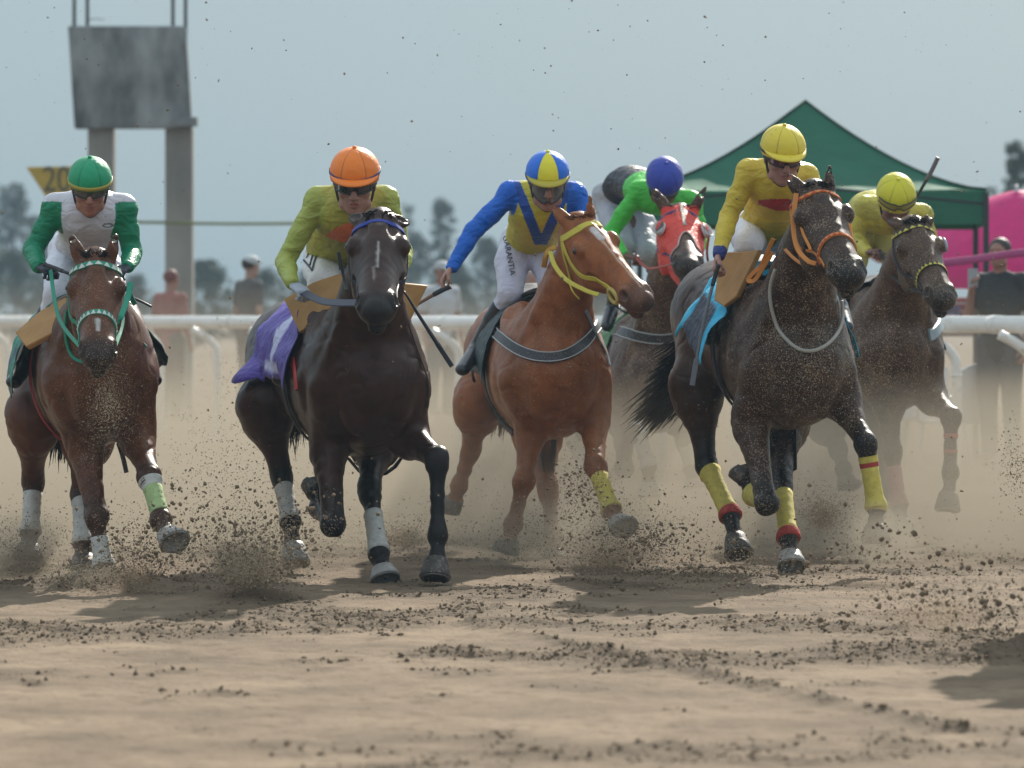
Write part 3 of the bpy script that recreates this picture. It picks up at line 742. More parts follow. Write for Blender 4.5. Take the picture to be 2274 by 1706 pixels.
    # boots
    for a in 'LR':
        bo = Solid(.007)
        bo.chain([J['knee'+a]*.72+J['ank'+a]*.28, J['knee'+a]*.5+J['ank'+a]*.5, J['ank'+a]], [.062, .060, .043], sv, k=.02)
        dv = nz(J['toe'+a]-J['ank'+a]); bo.chain([J['ank'+a]-dv*.03+[0, .0, -.015], J['ank'+a]+dv*.06+[0, 0, -.010], J['toe'+a]+dv*.045+[0, 0, -.004]], [(.044, .044), (.046, .044), (.042, .034)], sv, k=.02)
        bo.build(); V, Q = bo.verts(); Q = orient(V, Q); mesh('boot', V, Q, root, M('boot_leather', (.012, .013, .02), .3, bump=.1, bscale=80, spec=.5, coat=.2))
    # helmet
    hh = hcp-u*.004; V = []; Fc = []; n, m = 120, 24; ra, rb, rc = hr, hr*1.22, hr*.98; cols = []
    for i in range(m+1):
        th = (math.pi*.5+.30)*i/m
        for k in range(n):
            ph = 2*math.pi*k/n; seam = 1-.022*abs(math.cos(ph*3))**30*min(1, i/4)+.006*math.sin(ph*7+i*.5)*math.sin(i*.6)
            q = s*ra*math.sin(th)*math.cos(ph)*seam+f*rb*math.sin(th)*math.sin(ph)*seam+u*rc*math.cos(th)
            V.append(hh+q); cols.append(np.array(S['helmet'](ph, th))*(.55 if abs(math.cos(ph*3)) > .993 and i > 0 else 1))
    for i in range(m):
        for k in range(n):
            a = i*n+k; b = i*n+(k+1) % n; Fc.append((a, b, b+n, a+n))
    nb = len(V)                                      # inner shell
    for i in range(n): pass
    V2 = [hh+(np.array(v)-hh)*.93 for v in V]; V = V+V2; cols = cols+cols
    Fc += [tuple(x+nb for x in q[::-1]) for q in Fc[:n*m]]
    for k in range(n):
        a = m*n+k; b = m*n+(k+1) % n; Fc.append((a, b, b+nb, a+nb))
    hm = mesh('helmet', V, Fc, root, mat('helmet_cover_'+S['key'], attr=True, rough=.55, var=.04, fold=.12, foldscale=14, bump=.05, bscale=300, sheen=.1), True, np.array(cols))
    Vb, Fb = sphere(hh+u*(rc+.004), .012, 12, 8, (1, 1, .5), (s, f, u)); mesh('button', Vb, Fb, hm, M('button_'+S['key'], S['helmet'](1.6, 0), .6))
    if S.get('peak') is not None:
        V = []; Fc = []; n = 16
        for layer in (0, -.006):
            for j, (o, dn) in enumerate(((.0, 0), (.020, -.004), (.042, -.012), (.055, -.020))):
                for k in range(n+1):
                    ph = math.pi*(.5+(k/n-.5)*.78); ww = math.sin(math.pi*k/n)**.5
                    V.append(hh+s*(ra+.002)*math.sin(1.62)*math.cos(ph)+f*((rb+.002)*math.sin(ph)*math.sin(1.62)+o*ww)+u*(rc*math.cos(1.62)+.008+dn*ww+layer))
        for l in range(2):
            for j in range(3):
                for k in range(n):
                    a = l*4*(n+1)+j*(n+1)+k; q = (a, a+1, a+n+2, a+n+1); Fc.append(q if l == 0 else q[::-1])
        for k in range(n):
            a = 3*(n+1)+k; b = a+4*(n+1); Fc.append((a, a+1, b+1, b)); a = k; b = a+4*(n+1); Fc.append((a, b, b+1, a+1))
        mesh('peak', V, Fc, hm, M('peak_'+S['key'], S['peak'], .5))
    def hband(th0, th1, c, name, off=.003, par=hm, ph0=0, ph1=2*math.pi, dip=0):
        V = []; Fc = []; n = 48
        for k in range(n+1):
            ph = ph0+(ph1-ph0)*k/n
            for th, o in ((th0, off), (th1, off), (th1, .0), (th0, .0)):
                th_ = th+dip*max(0, math.sin(ph))
                V.append(hh+s*(ra+o)*math.sin(th_)*math.cos(ph)+f*(rb+o)*math.sin(th_)*math.sin(ph)+u*(rc+o)*math.cos(th_))
        for k in range(n):
            for j in range(4): a = k*4+j; b = k*4+(j+1) % 4; Fc.append((a, b, b+4, a+4))
        return mesh(name, V, Fc, par, M('band_'+S['key']+name, c, .5))
    if S.get('band') is not None: hband(*S['band'][1:3], S['band'][0], 'band', dip=S['band'][3] if len(S['band']) > 3 else 0)
    # goggles: a curved lens, a rim and a strap
    gg = S.get('goggles')
    if gg:
        lens = M('goggle_lens_'+gg['k'], gg['c'], .12, spec=.8, trans=gg.get('tr', 0)); fr = M('goggle_rim', (.02, .02, .022), .4)
        if gg.get('up'):
            cc = lambda x, z: hh+s*(ra+.012)*math.sin(x)*math.sin(gg['up'])+f*(rb+.014)*math.cos(x)*math.sin(gg['up'])+u*(rc+.010)*math.cos(gg['up'])+u*z
        else:
            cc = lambda x, z: hc+s*sc*.082*math.sin(x)+f*sc*(.020+.088*math.cos(x))+u*sc*(-.002+z)
        V = []; Fc = []; n = 24; hgt = gg.get('h', .024)
        for k in range(n+1):
            x = (k/n-.5)*2.2; z = hgt*(1-.42*abs(k/n-.5)*2)-(.010 if abs(k/n-.5) < .05 else 0)
            V += [cc(x, z), cc(x, .3*z), cc(x, -.4*z), cc(x, -z+(.006 if abs(k/n-.5) < .08 else 0)-gg.get('drop', 0)*math.cos(x*1.2))]
        for k in range(n):
            for j in range(3): a = k*4+j; Fc.append((a, a+1, a+5, a+4))
        nv = len(V); V += [np.array(v)+f*-.004 for v in V]; Fc += [tuple(x+nv for x in q[::-1]) for q in Fc]
        g_o = mesh('goggles', V, Fc, root, lens)
        mb = MB()
        for r in (0, 3):
            pp = [np.array(V[k*4+r])+f*.001 for k in range(n+1)]; mb.add(*loft(pp, [.0042]*len(pp), u, 6))
        mb.build('rim', g_o, fr, True)
        if not gg.get('up'):
            for sg in (-1, 1):
                pp = [hc+s*sg*sc*.072+f*sc*.05, hc+s*sg*(sc*.088)+f*.01, hc+s*sg*(sc*.085)-f*.05]; V_, F_ = ribbon(catmull(pp, 4), [s*sg]*9, .022, .003); mesh('strap', V_, F_, g_o, fr, False)
    # chin strap, eyes
    pp = [hc+s*.080*sc+f*.01, hc+s*.062*sc+f*.03-u*.08*sc, hc+f*.045-u*.135*sc, hc-s*.062*sc+f*.03-u*.08*sc, hc-s*.080*sc+f*.01]
    V_, F_ = ribbon(catmull(pp, 6), [nz(f-u)]*25, .014, .003); mesh('chin_strap', V_, F_, hm, M('goggle_rim', (.02, .02, .022), .4), False)
    for a in (-1, 1):
        V_, F_ = sphere(hc+(s*a*.031+f*.078-u*.002)*sc, .0125*sc, 12, 8); eo = mesh('eye', V_, F_, body, M('eye_white', (.6, .58, .55), .2))
        V_, F_ = sphere(hc+(s*a*.031+f*.0875-u*.002)*sc, .0062*sc, 10, 6); mesh('iris', V_, F_, body, M('eye_iris', (.03, .018, .01), .15))
    R = Horse(); R.root, R.J, R.hc, R.f, R.u, R.s, R.sc, R.body, R.shirt, R.br, R.sh, R.sbr = root, J, hc, f, u, s, sc, body, shirt, breeches, sh, br
    return R
def pt_(S, q): return P(q[0], q[1], S['Y0']+q[2])
def whip(name, label, pts, r0=.012, r1=.004, handle=.25, m=None, flap=.03, hm=None):
    """a riding whip from grip to flap, curved through the points"""
    q = catmull(pts, 8); n = len(q); root = empty(name, q[0], label, 'whip', None)
    hn = max(2, int(n*handle)); V, F_ = loft(q[:hn+1], [r0*1.25]+[r0]*(hn-1)+[r0*.9], (0, 1, 0), 10); mesh('grip', V, F_, root, hm or M('whip_grip', (.03, .03, .035), .6, bump=.4, bscale=200))
    rr = np.linspace(r0*.75, r1, n-hn); V, F_ = loft(q[hn:], list(rr), (0, 1, 0), 8); mesh('shaft', V, F_, root, m or M('whip_shaft', (.02, .025, .04), .4))
    if flap:
        d = nz(q[-1]-q[-2]); V, F_ = ribbon([q[-1]-d*.03, q[-1]+d*.05, q[-1]+d*.11], [np.array([0, -1, 0.])]*3, flap, .006); mesh('flap', V, F_, root, m or M('whip_shaft', (.02, .025, .04), .4), False)
    return root
# ---------------------------------------------------------------- the six horses
WHITE = (.55, .54, .50)
def W(name, c): return M('wrap_'+name, c, .8, bump=.35, bscale=90, var=.15, vscale=30, dirt=.12, dscale=110)
w_wh = W('white', (.52, .51, .47)); w_ye = W('yellow', (.58, .48, .10)); w_gr = W('green', (.38, .50, .22)); w_pk = W('pink', (.50, .22, .20)); w_rd = W('red', (.42, .05, .04)); w_sand = W('sand', (.45, .40, .30))
H1 = make_horse(dict(key='bay_left', Y0=28.4, c0=(216, 828), c1=(150, 812), bw=1.03, bh=1.02, poll=(213, 560, -.45), muz=(234, 778),
    ears=[(160, 528, .03), (256, 526, .03)], coat=(.105, .034, .013), points=(.03, .016, .010), blackpoints=.75, dirt=.35, K=1.12, nw=1.4, forelock=-.5, manedir=0,
    blaze=[(.70, 0, .80, .0, .012, (.5, .48, .45))],
    label='bay horse in green and white zigzag bridle under the green capped jockey',
    legs=[dict(t='F', j=[(186, 975, .26), (214, 1148, .04), (230, 1255, 0), (236, 1304, -.03)], wrap=[(w_wh, 1.42, 2.1)]),
          dict(t='F', j=[(303, 965, .25), (331, 1058, -.08), (359, 1158, -.26), (384, 1212, -.38)], wrap=[(w_wh, 1.12, 1.3), (w_gr, 1.3, 1.85)], toe=(.8, -1, .3), pale=1),
          dict(t='H', j=[(75, 925, 1.3), (74, 1068, 1.55), (68, 1180, 1.45), (62, 1240, 1.4)], wrap=[(w_wh, 1.25, 2.1)]),
          dict(t='H', j=[(195, 960, 1.2), (181, 1095, 1.3), (184, 1205, 1.1), (187, 1264, 1.05)], wrap=[(w_wh, 1.2, 2.1)])]))
H2 = make_horse(dict(key='dark_bay', Y0=28.8, c0=(808, 846), c1=(668, 800), bw=1.17, bh=1.06, poll=(840, 468, -.5), muz=(842, 672), K=1.22, nw=1.5,
    ears=[(780, 482, .12), (905, 494, .10)], coat=(.042, .016, .010), points=(.012, .009, .009), dirt=0, rough=.36, forelock=.7, tail=(-.05, .25, -.62),
    blaze=[(.10, 0, .16, .01, .016, (.10, .07, .06)), (.36, .004, .62, .0, .010, (.38, .34, .32)), (.62, -.02, .78, -.012, .010, (.20, .16, .14))],
    label='dark brown horse in blue browband under the orange helmeted jockey',
    legs=[dict(t='F', j=[(728, 985, .25), (740, 1165, -.10), (708, 1130, .22), (702, 1070, .32)], toe=(0, 1, -.3)),
          dict(t='F', j=[(905, 968, .25), (970, 1018, -.06), (972, 1192, -.12), (966, 1286, -.2)]),
          dict(t='H', j=[(838, 960, .8), (820, 1085, .40), (842, 1232, .10), (857, 1291, .02)], wrap=[(w_wh, 1.40, 1.98)], pale=1),
          dict(t='H', j=[(588, 905, 1.30), (625, 1055, 1.30), (645, 1160, 1.1), (657, 1256, 1.0)], wrap=[(w_wh, 1.28, 2.0)], pale=1)]))
H3 = make_horse(dict(key='chestnut', Y0=31.3, c0=(1226, 828), c1=(1147, 790), bw=1.16, bh=1.02, poll=(1290, 478, -.28), muz=(1426, 654), nw=1.32, roll=.35, K=1.10,
    ears=[(1228, 458, .03), (1310, 440, .03)], coat=(.26, .080, .022), points=(.16, .07, .035), blackpoints=.3, mane=(.13, .05, .02), dirt=.3, forelock=-.3, manedir=-.2,
    blaze=[(.20, 0, .30, .004, .024, (.62, .58, .56)), (.34, .0, .92, .012, .010, (.52, .36, .27))], muzcol=(.10, .05, .035), tail=(-.05, .3, -.6),
    label='chestnut horse with yellow bridle turning its head to the right',
    legs=[dict(t='H', j=[(1062, 895, 1.45), (1046, 1000, 1.65), (1018, 1082, 1.7), (1004, 1132, 1.75)], toe=(-1, 0, -.4)),
          dict(t='F', j=[(1183, 940, .25), (1164, 1066, .1), (1139, 1168, .15), (1122, 1226, .15)]),
          dict(t='H', j=[(1192, 955, 1.0), (1218, 1088, .7), (1228, 1195, .5), (1232, 1252, .45)]),
          dict(t='F', j=[(1318, 920, .25), (1322, 1035, -.1), (1358, 1135, -.3), (1381, 1180, -.42)], wrap=[(w_ye, 1.25, 2.05)], toe=(.8, -1, .2), pale=1)]))
H4 = make_horse(dict(key='hooded', Y0=36.7, h=.011, c0=(1455, 838), c1=(1405, 800), bw=1.12, bh=1.0, poll=(1512, 454, -.45), muz=(1526, 578), roll=-.06, K=1.24, nw=1.4,
    ears=[(1453, 424, .03), (1566, 418, .03)], coat=(.075, .034, .020), points=(.03, .018, .012), dirt=.7, forelock=0, tail=(.2, .9, -.3),
    label='brown horse in red blinker hood behind the chestnut horse',
    legs=[dict(t='F', j=[(1388, 928, .28), (1386, 1040, -.1), (1380, 985, .2), (1376, 945, .3)], toe=(0, 1, -.2)),
          dict(t='F', j=[(1424, 890, .25), (1418, 962, -.05), (1441, 1038, -.08), (1441, 1104, -.1)], wrap=[(w_wh, .85, 2.0)], pale=1),
          dict(t='H', j=[(1330, 900, 1.3), (1276, 975, 1.3), (1300, 1046, 1.2), (1306, 1095, 1.1)], wrap=[(w_wh, 1.0, 2.0)], pale=1),
          dict(t='H', j=[(1500, 905, 1.2), (1521, 985, 1.3), (1534, 1042, 1.2), (1540, 1082, 1.2)], wrap=[(w_wh, 1.2, 2.0)], pale=1)]))
H5 = make_horse(dict(key='black_bay', Y0=29.66, c0=(1758, 798), c1=(1604, 706), bw=1.13, bh=1.03, poll=(1812, 404, -.45), K=1.2, muz=(1878, 598), nw=1.5, roll=.10,
    ears=[(1752, 391, .03), (1841, 373, .03)], coat=(.044, .020, .011), points=(.014, .010, .009), dirt=.62, dscale=110, forelock=.4, manedir=-.3, tail=(-.20, .25, -.82), tailbend=(-.16, .05, .04),
    label='nearly black horse in orange bridle with yellow bandages in front on the right',
    legs=[dict(t='H', j=[(1546, 858, 1.4), (1569, 1034, 1.3), (1622, 1145, 1.0), (1642, 1236, .85)], wrap=[(w_ye, 1.15, 1.95), (w_rd, 1.95, 2.1, .010)]),
          dict(t='F', j=[(1664, 930, .25), (1703, 1118, -.1), (1672, 1098, .25), (1652, 1040, .32)], wrap=[(w_ye, 1.35, 2.1)], toe=(-.4, 1, 0)),
          dict(t='H', j=[(1742, 925, 1.0), (1735, 1065, .6), (1751, 1195, .2), (1758, 1262, .1)], wrap=[(w_ye, 1.28, 1.95), (w_rd, 1.95, 2.1, .010)], pale=1),
          dict(t='F', j=[(1868, 885, .25), (1922, 985, -.05), (1946, 1128, -.05), (1944, 1204, -.1)], wrap=[(w_ye, 1.2, 1.3, .008), (w_rd, 1.3, 1.37, .008), (w_ye, 1.37, 2.2)])]))
H6 = make_horse(dict(key='right_bay', Y0=34.45, h=.0105, c0=(1984, 778), c1=(1945, 765), bw=1.08, bh=1.0, poll=(2030, 484, -.45), muz=(2085, 652), roll=.10,
    ears=[(1972, 486, .06), (2068, 478, .05)], coat=(.065, .030, .016), points=(.014, .010, .009), dirt=.62, K=1.15, nw=1.45, forelock=.5, tail=(.1, .8, -.4),
    label='dark bay horse in yellow studded bridle farthest right',
    legs=[dict(t='F', j=[(2066, 878, .25), (2112, 925, -.08), (2110, 1052, -.1), (2103, 1134, -.15)], wrap=[(w_rd, 1.30, 1.38, .003), (w_rd, 1.58, 1.64, .003)]),
          dict(t='F', j=[(1972, 895, .3), (1980, 1000, .2), (1997, 1122, .15), (2006, 1188, .1)], wrap=[(w_pk, 1.3, 2.1)]),
          dict(t='H', j=[(1832, 925, 1.3), (1862, 1000, 1.2), (1874, 1043, 1.0), (1883, 1084, .95)], toe=(.5, -1, 0)),
          dict(t='H', j=[(1948, 925, 1.4), (1958, 1015, 1.5), (1962, 1090, 1.4), (1964, 1150, 1.35)])]))

# ---------------------------------------------------------------- tack
GREEN = (.010, .26, .16)
bridle(H1, ('green', GREEN), width=.034, checks=('white', (.60, .62, .58)))
bridle(H2, ('blue', (.012, .035, .30)), ('black', (.012, .014, .03)), nose=False, width=.026)
bridle(H3, ('yellow', (.56, .47, .05)), width=.040, nose=False)
bridle(H4, ('navy', (.02, .03, .14)), nose=False, width=.024)
bridle(H5, ('orange', (.62, .22, .03)), width=.024, checks=('redcheck', (.50, .05, .02)))
bridle(H6, ('black', (.012, .014, .03)), ('black', (.012, .014, .03)), width=.026, checks=('yellow', (.60, .52, .05)))
tan = M('panel_tan', (.46, .25, .085), .6, var=.12, vscale=10, bump=.1)
def pflap(H, pts, name='saddle_flap', m=None, th=.035): return slab(name, [P(a, b, H.Y0+d) for a, b, d in pts], th, m or tan, H.root)
pflap(H1, [(38, 742, .30), (62, 774, .20), (132, 738, .10), (160, 692, .10), (150, 664, .22), (96, 692, .28)])
pflap(H1, [(282, 668, .45), (304, 690, .5), (300, 738, .55), (280, 722, .45)])
pflap(H2, [(634, 666, .52), (668, 740, .42), (712, 716, .36), (766, 655, .30), (768, 606, .36), (700, 628, .45)])
pflap(H2, [(893, 628, .42), (945, 633, .55), (905, 714, .50), (888, 690, .40)])
pflap(H5, [(1590, 668, .50), (1612, 682, .42), (1640, 660, .36), (1690, 556, .30), (1655, 560, .40), (1604, 562, .5)])
# saddle cloths over the backs
def numcloth(base, alt, d_c=.5, a_c=-58):
    def f(ud, a):
        c = np.repeat(np.array(base)[None], len(ud), 0); m = np.zeros(len(ud), bool)
        x = (ud-.42)/.26; y = (a+64)/30                       # a pale numeral and its foot, on each side
        for y in ((a+62)/26, (-a+62)/26):
            m |= (np.abs(x+.1*y) < .26) & (np.abs(y) < 1) | (np.abs(y+.98) < .2) & (np.abs(x) < .8) | (np.abs(y-.75+x*.7) < .22) & (x < 0) & (x > -.9)
        c[m] = alt; return c
    return f
clm = lambda k, **a: mat('saddle_cloth_'+k, attr=True, rough=.55, var=.1, fold=.5, foldscale=10, bump=.1, bscale=200, **a)
drape(H2, 'saddle_cloth', .50, 1.42, -98, 84, clm('purple'), colf=numcloth((.085, .045, .36), (.55, .56, .80)), wr=.028, seed=3, flare=.01, hem=.07)
drape(H1, 'saddle_cloth', .55, 1.3, -106, 84, clm('green', dirt=.2), colf=lambda d, a: np.where((np.sin(d*19+a*.09) > .35)[:, None], (.01, .03, .07), (.005, .20, .13)), wr=.022, seed=5, flare=.075, hem=.08)
drape(H5, 'saddle_cloth', .50, 1.15, -90, 86, clm('cyan', dirt=.1), colf=lambda d, a: np.where(((np.abs(a+74) < 22) & (d > .18) & (d < .8))[:, None], (.012, .03, .06), (.0, .42, .68)), wr=.022, seed=7, flare=.085, hem=.12)
drape(H3, 'saddle_cloth', .60, 1.20, -100, 88, clm('dark'), colf=lambda d, a: np.repeat(np.array([[.012, .03, .035]]), len(d), 0), wr=.016, seed=9, hem=.08, flare=.02)
drape(H4, 'saddle_cloth', .6, 1.15, -95, 85, clm('leaf'), colf=lambda d, a: np.repeat(np.array([[.02, .16, .03]]), len(d), 0), wr=.016, seed=2)
drape(H6, 'saddle_cloth', .5, 1.15, -60, 95, clm('navy', dirt=.8), colf=lambda d, a: np.repeat(np.array([[.03, .05, .12]]), len(d), 0), wr=.016, seed=4)
# girths (one red) and saddles
for H, c in ((H1, (.30, .02, .025)), (H2, (.018, .015, .02)), (H3, (.015, .02, .025)), (H4, (.02, .02, .03)), (H5, (.02, .02, .02)), (H6, (.02, .02, .02))):
    pts = []; A = []; Bp = []
    for a in np.linspace(60, 300, 40):
        cc = H.ctr(.72); r = math.radians(a); A.append(cc+(H.side*math.sin(r)+np.array([0, 0, math.cos(r)]))*.75); Bp.append(cc)
    X, hit = H.so.march(A, Bp); N_ = H.so.grad(X); V, Fc = ribbon(X+N_*.014, N_, .09, .008); mesh('girth', V, Fc, H.root, M('girth_%d' % (c[0]*1000), c, .7, bump=.2), False)
    so_ = Solid(.012); q = [H.ctr(d)+np.array([0, 0, h]) for d, h in ((.62, .43), (.80, .395), (1.02, .40), (1.14, .43))]
    so_.chain(q, [(.10, .03), (.15, .03), (.17, .03), (.12, .025)], H.side, k=.02, sm=3).build(); V, Q = so_.verts(); mesh('saddle', V, orient(V, Q), H.root, M('saddle_leather', (.02, .013, .010), .35, bump=.1), True)
    for sg in (-1, 1):
        c_ = H.ctr(.80); V, Fc = loft([c_+H.side*sg*.17+[0, 0, .34], c_+H.side*sg*.33+[0, 0, .12]], [(.004, .016)]*2, H.side, 6); mesh('stirrup_leather', V, Fc, H.root, M('saddle_leather'), False)
# breastplates and collars
dk = M('strap_dark', (.03, .032, .038), .5, bump=.1); lt = M('strap_edge', (.45, .46, .46), .5)
body_strap(H3, [(1100, 738), (1128, 762), (1163, 783), (1206, 794), (1252, 790), (1291, 768), (1318, 734), (1336, 705)], 'breastplate', .062, .010, dk, edge=lt)
body_strap(H3, [(1300, 690), (1312, 716), (1324, 745), (1344, 782), (1352, 812)], 'breast_strap', .022, .007, M('strap_grey', (.25, .27, .30), .5), edge=None)
body_strap(H3, [(1086, 700), (1078, 760), (1078, 850), (1100, 925), (1140, 962)], 'martingale', .030, .008, dk)
body_strap(H4, [(1340, 730), (1385, 738), (1425, 748), (1470, 752), (1520, 740)], 'breastplate', .075, .010, dk, edge=lt)
ring = [(1728, 598), (1716, 640), (1718, 690), (1736, 740), (1775, 778), (1815, 778), (1848, 752), (1864, 712), (1862, 668)]
X, _ = on_body(H5, ring, 8, -.3); N_ = H5.so.grad(X); X = X+N_*.018
for _ in range(5): X[1:-1] = X[1:-1]*.5+(X[:-2]+X[2:])*.25
V, Fc = loft(list(X), [.0095]*len(X), (0, 1, 0), 8); mesh('neck_strap', V, Fc, H5.root, M('neck_strap_white', (.38, .37, .34), .5, dirt=.3, dscale=60), True)
body_strap(H6, [(2062, 745), (2074, 740), (2086, 722), (2092, 700)], 'breastplate', .075, .012, M('strap_pale_blue', (.30, .38, .42), .5))
body_strap(H1, [(150, 690), (146, 740), (160, 790), (190, 806), (222, 812)], 'neck_strap', .016, .008, M('strap_green'))
body_strap(H2, [(905, 720), (930, 790), (950, 850), (947, 905)], 'breast_strap', .012, .006, M('leather_brown', (.06, .03, .02), .5))
body_strap(H2, [(652, 800), (657, 830), (661, 866)], 'girth_strap', .045, .008, M('strap_red', (.50, .03, .03), .6), y0=.2)
# eye cups, hood
def hood(H):
    A = []; Bp = []; nt_, na = 26, 44
    for i in range(nt_):
        for j in range(na):
            a = -165+330*j/(na-1); tm = .74 if abs(a) > 36 else .52+.22*(abs(a)/36)**1.5
            t = .02+(tm-.02)*i/(nt_-1); D = headsec(t)[1]; c = H.hp(t, 0, -D*.5); r = math.radians(a); dr = H.u*math.sin(r)+H.f*math.cos(r); A.append(c+dr*.26); Bp.append(c)
    X, hit = H.so.march(A, Bp); N_ = H.so.grad(X); X = X+N_*(.005+.004*fbm(X*40, 2, 4))[:, None]
    Fc = []
    for i in range(nt_-1):
        for j in range(na-1): a = i*na+j; Fc.append((a, a+1, a+na+1, a+na))
    n = len(X); V = np.concatenate([X, X-N_*.004]); Fc += [tuple(x+n for x in q[::-1]) for q in Fc]
    red = M('hood_red', (.68, .045, .025), .6, fold=.5, foldscale=16, var=.1, dirt=.15, dscale=90)
    ho = mesh('hood', V, Fc, H.root, red); E = X.reshape(nt_, na, 3)
    mb = MB(); mb.add(*loft(list(E[-1]), [.0045]*na, (0, 1, 0), 6)); mb.build('hem', ho, M('hood_trim', (.6, .5, .48), .6), True)
    mb = MB(); pp = [H.hp(t, 0, .008) for t in np.linspace(.04, .42, 10)]; mb.add(*ribbon(pp, [H.f]*10, .022, .006)); mb.build('zip', ho, M('hood_zip', (.30, .29, .24), .5, bump=.5, bscale=60))
    for s in (-1, 1):
        c = H.hp(.30, s*.106, -.055); V, Fc = [], []
        n = 24; ax_o = nz(H.u*s*.9+H.f*.45); e1 = H.wv; e2 = nz(np.cross(ax_o, e1))
        for k in range(n):
            a = 2*math.pi*k/n
            for z, r in ((.0, 1.), (.016, 1.04), (.036, .98), (.034, .90), (.010, .84)):
                V.append(c+e1*.064*r*math.cos(a)+e2*.042*r*math.sin(a)+ax_o*(z*(1-.55*math.sin(a)*(1 if np.dot(e2, H.f) > 0 else -1))))
        for k in range(n):
            for j in range(4): a = k*5+j; b = ((k+1) % n)*5+j; Fc.append((a, b, b+1, a+1))
        mesh('blinker_cup', V, Fc, ho, M('cup_white', (.5, .47, .46), .5))
        Vd, Fd = sphere(c+ax_o*.016, .056, 16, 8, (.78, 1.2, .22), (e2, e1, ax_o)); mesh('eye_hole_shade', Vd, Fd, ho, M('eye_shadow', (.02, .010, .008), .4))  # solid dark oval stands in for the shade inside the eye hole
    V, Fc = ribbon([H.hp(.60, -.07, -.16), H.hp(.72, -.055, -.17), H.hp(.86, -.02, -.175), H.hp(.98, .0, -.18)], [H.f-H.u]*4, [.05, .06, .07, .05], .01); mesh('chin_flap', V, Fc, ho, red)
hood(H4)
V, Fc = sphere(H6.hp(.27, .128, -.06), .045, 14, 8, (.35, 1.2, .9), (H6.u, H6.wv, H6.f)); mesh('blinker_cup', V, Fc, H6.root, M('cup_pale', (.35, .38, .42), .3))
# yellow cheek disc on the chestnut's bit
c = H3.hp(.79, -.074, -.100)
pp = [c+H3.wv*.046*math.cos(a)+H3.f*.032*math.sin(a)-H3.u*.008 for a in np.linspace(0, 2*math.pi, 21)]
V, Fc = loft(pp, [.012]*21, H3.u, 8); mesh('cheek_disc', V, Fc, H3.root, M('disc_yellow', (.52, .40, .10), .5, dirt=.2, dscale=70))
# yellow throat band of the chestnut, orange lashes of the black horse
def hang(H, pts, w_, m, name='rein', th=.006): return free_strap([P(a, b, H.Y0+d) for a, b, d in pts], name, w_, th, m, H.root)
yl = M('strap_yellow'); org = M('strap_orange')
hang(H3, [(1222, 560, -.22), (1232, 590, -.32), (1258, 622, -.42), (1300, 645, -.5), (1330, 655, -.55)], .026, yl, 'throat_strap')
hang(H3, [(1220, 555, -.2), (1212, 570, -.1), (1208, 592, .0), (1216, 560, -.12), (1236, 548, -.18)], .03, M('ribbon_orange', (.60, .33, .04), .6), 'ribbon')
hang(H3, [(1262, 622, -.5), (1272, 648, -.52), (1286, 664, -.5)], .008, yl, 'line')
hang(H5, [(1768, 430, -.5), (1762, 500, -.55), (1770, 550, -.62), (1792, 578, -.7), (1812, 586, -.72)], .026, org, 'cheek_band')
hang(H5, [(1776, 490, -.58), (1784, 520, -.62), (1796, 545, -.68), (1800, 556, -.7)], .016, org, 'lash')
hang(H5, [(1744, 555, -.3), (1764, 575, -.4), (1790, 592, -.5), (1812, 600, -.55)], .018, org, 'lash')
hang(H5, [(1718, 530, -.1), (1704, 560, -.05), (1690, 590, .0), (1668, 612, .02), (1662, 624, .02), (1676, 622, 0), (1694, 596, -.02), (1716, 560, -.08)], .024, org, 'rein_end')
hang(H5, [(1884, 498, -.60), (1888, 530, -.66), (1884, 552, -.72)], .03, org, 'cheek_band')
hang(H1, [(160, 620, -.45), (166, 660, -.4), (172, 700, -.45), (192, 740, -.6)], .026, M('strap_green'), 'cheek_band')
hang(H1, [(290, 628, -.55), (284, 660, -.6), (270, 700, -.7), (266, 705, -.7)], .030, M('strap_green'), 'cheek_band')
hang(H1, [(284, 640, -.5), (292, 662, -.48), (300, 676, -.46)], .026, M('strap_green_dark', (.005, .11, .08), .6), 'rein_end')
hang(H1, [(305, 752, .1), (318, 766, .1), (324, 772, .1)], .022, M('strap_green_dark', (.005, .11, .08), .6), 'strap_end')
hang(H1, [(263, 985, .3), (272, 1012, .25), (281, 1050, .22)], .024, M('strap_brown', (.05, .03, .02), .6), 'loose_strap')
nv = M('rein_navy', (.010, .014, .05), .5); blk = M('rein_black', (.012, .012, .014), .5)
# reins from hand to bit
def rein(H, hand, s, m, sag=.05, w_=.020):
    b = H.hp(.82, s*.075, -.09); a = np.asarray(hand, float); mid = (a+b)/2+np.array([s*.03, 0, -sag])
    return free_strap([a, mid, b], 'rein', w_, .005, m, H.root)

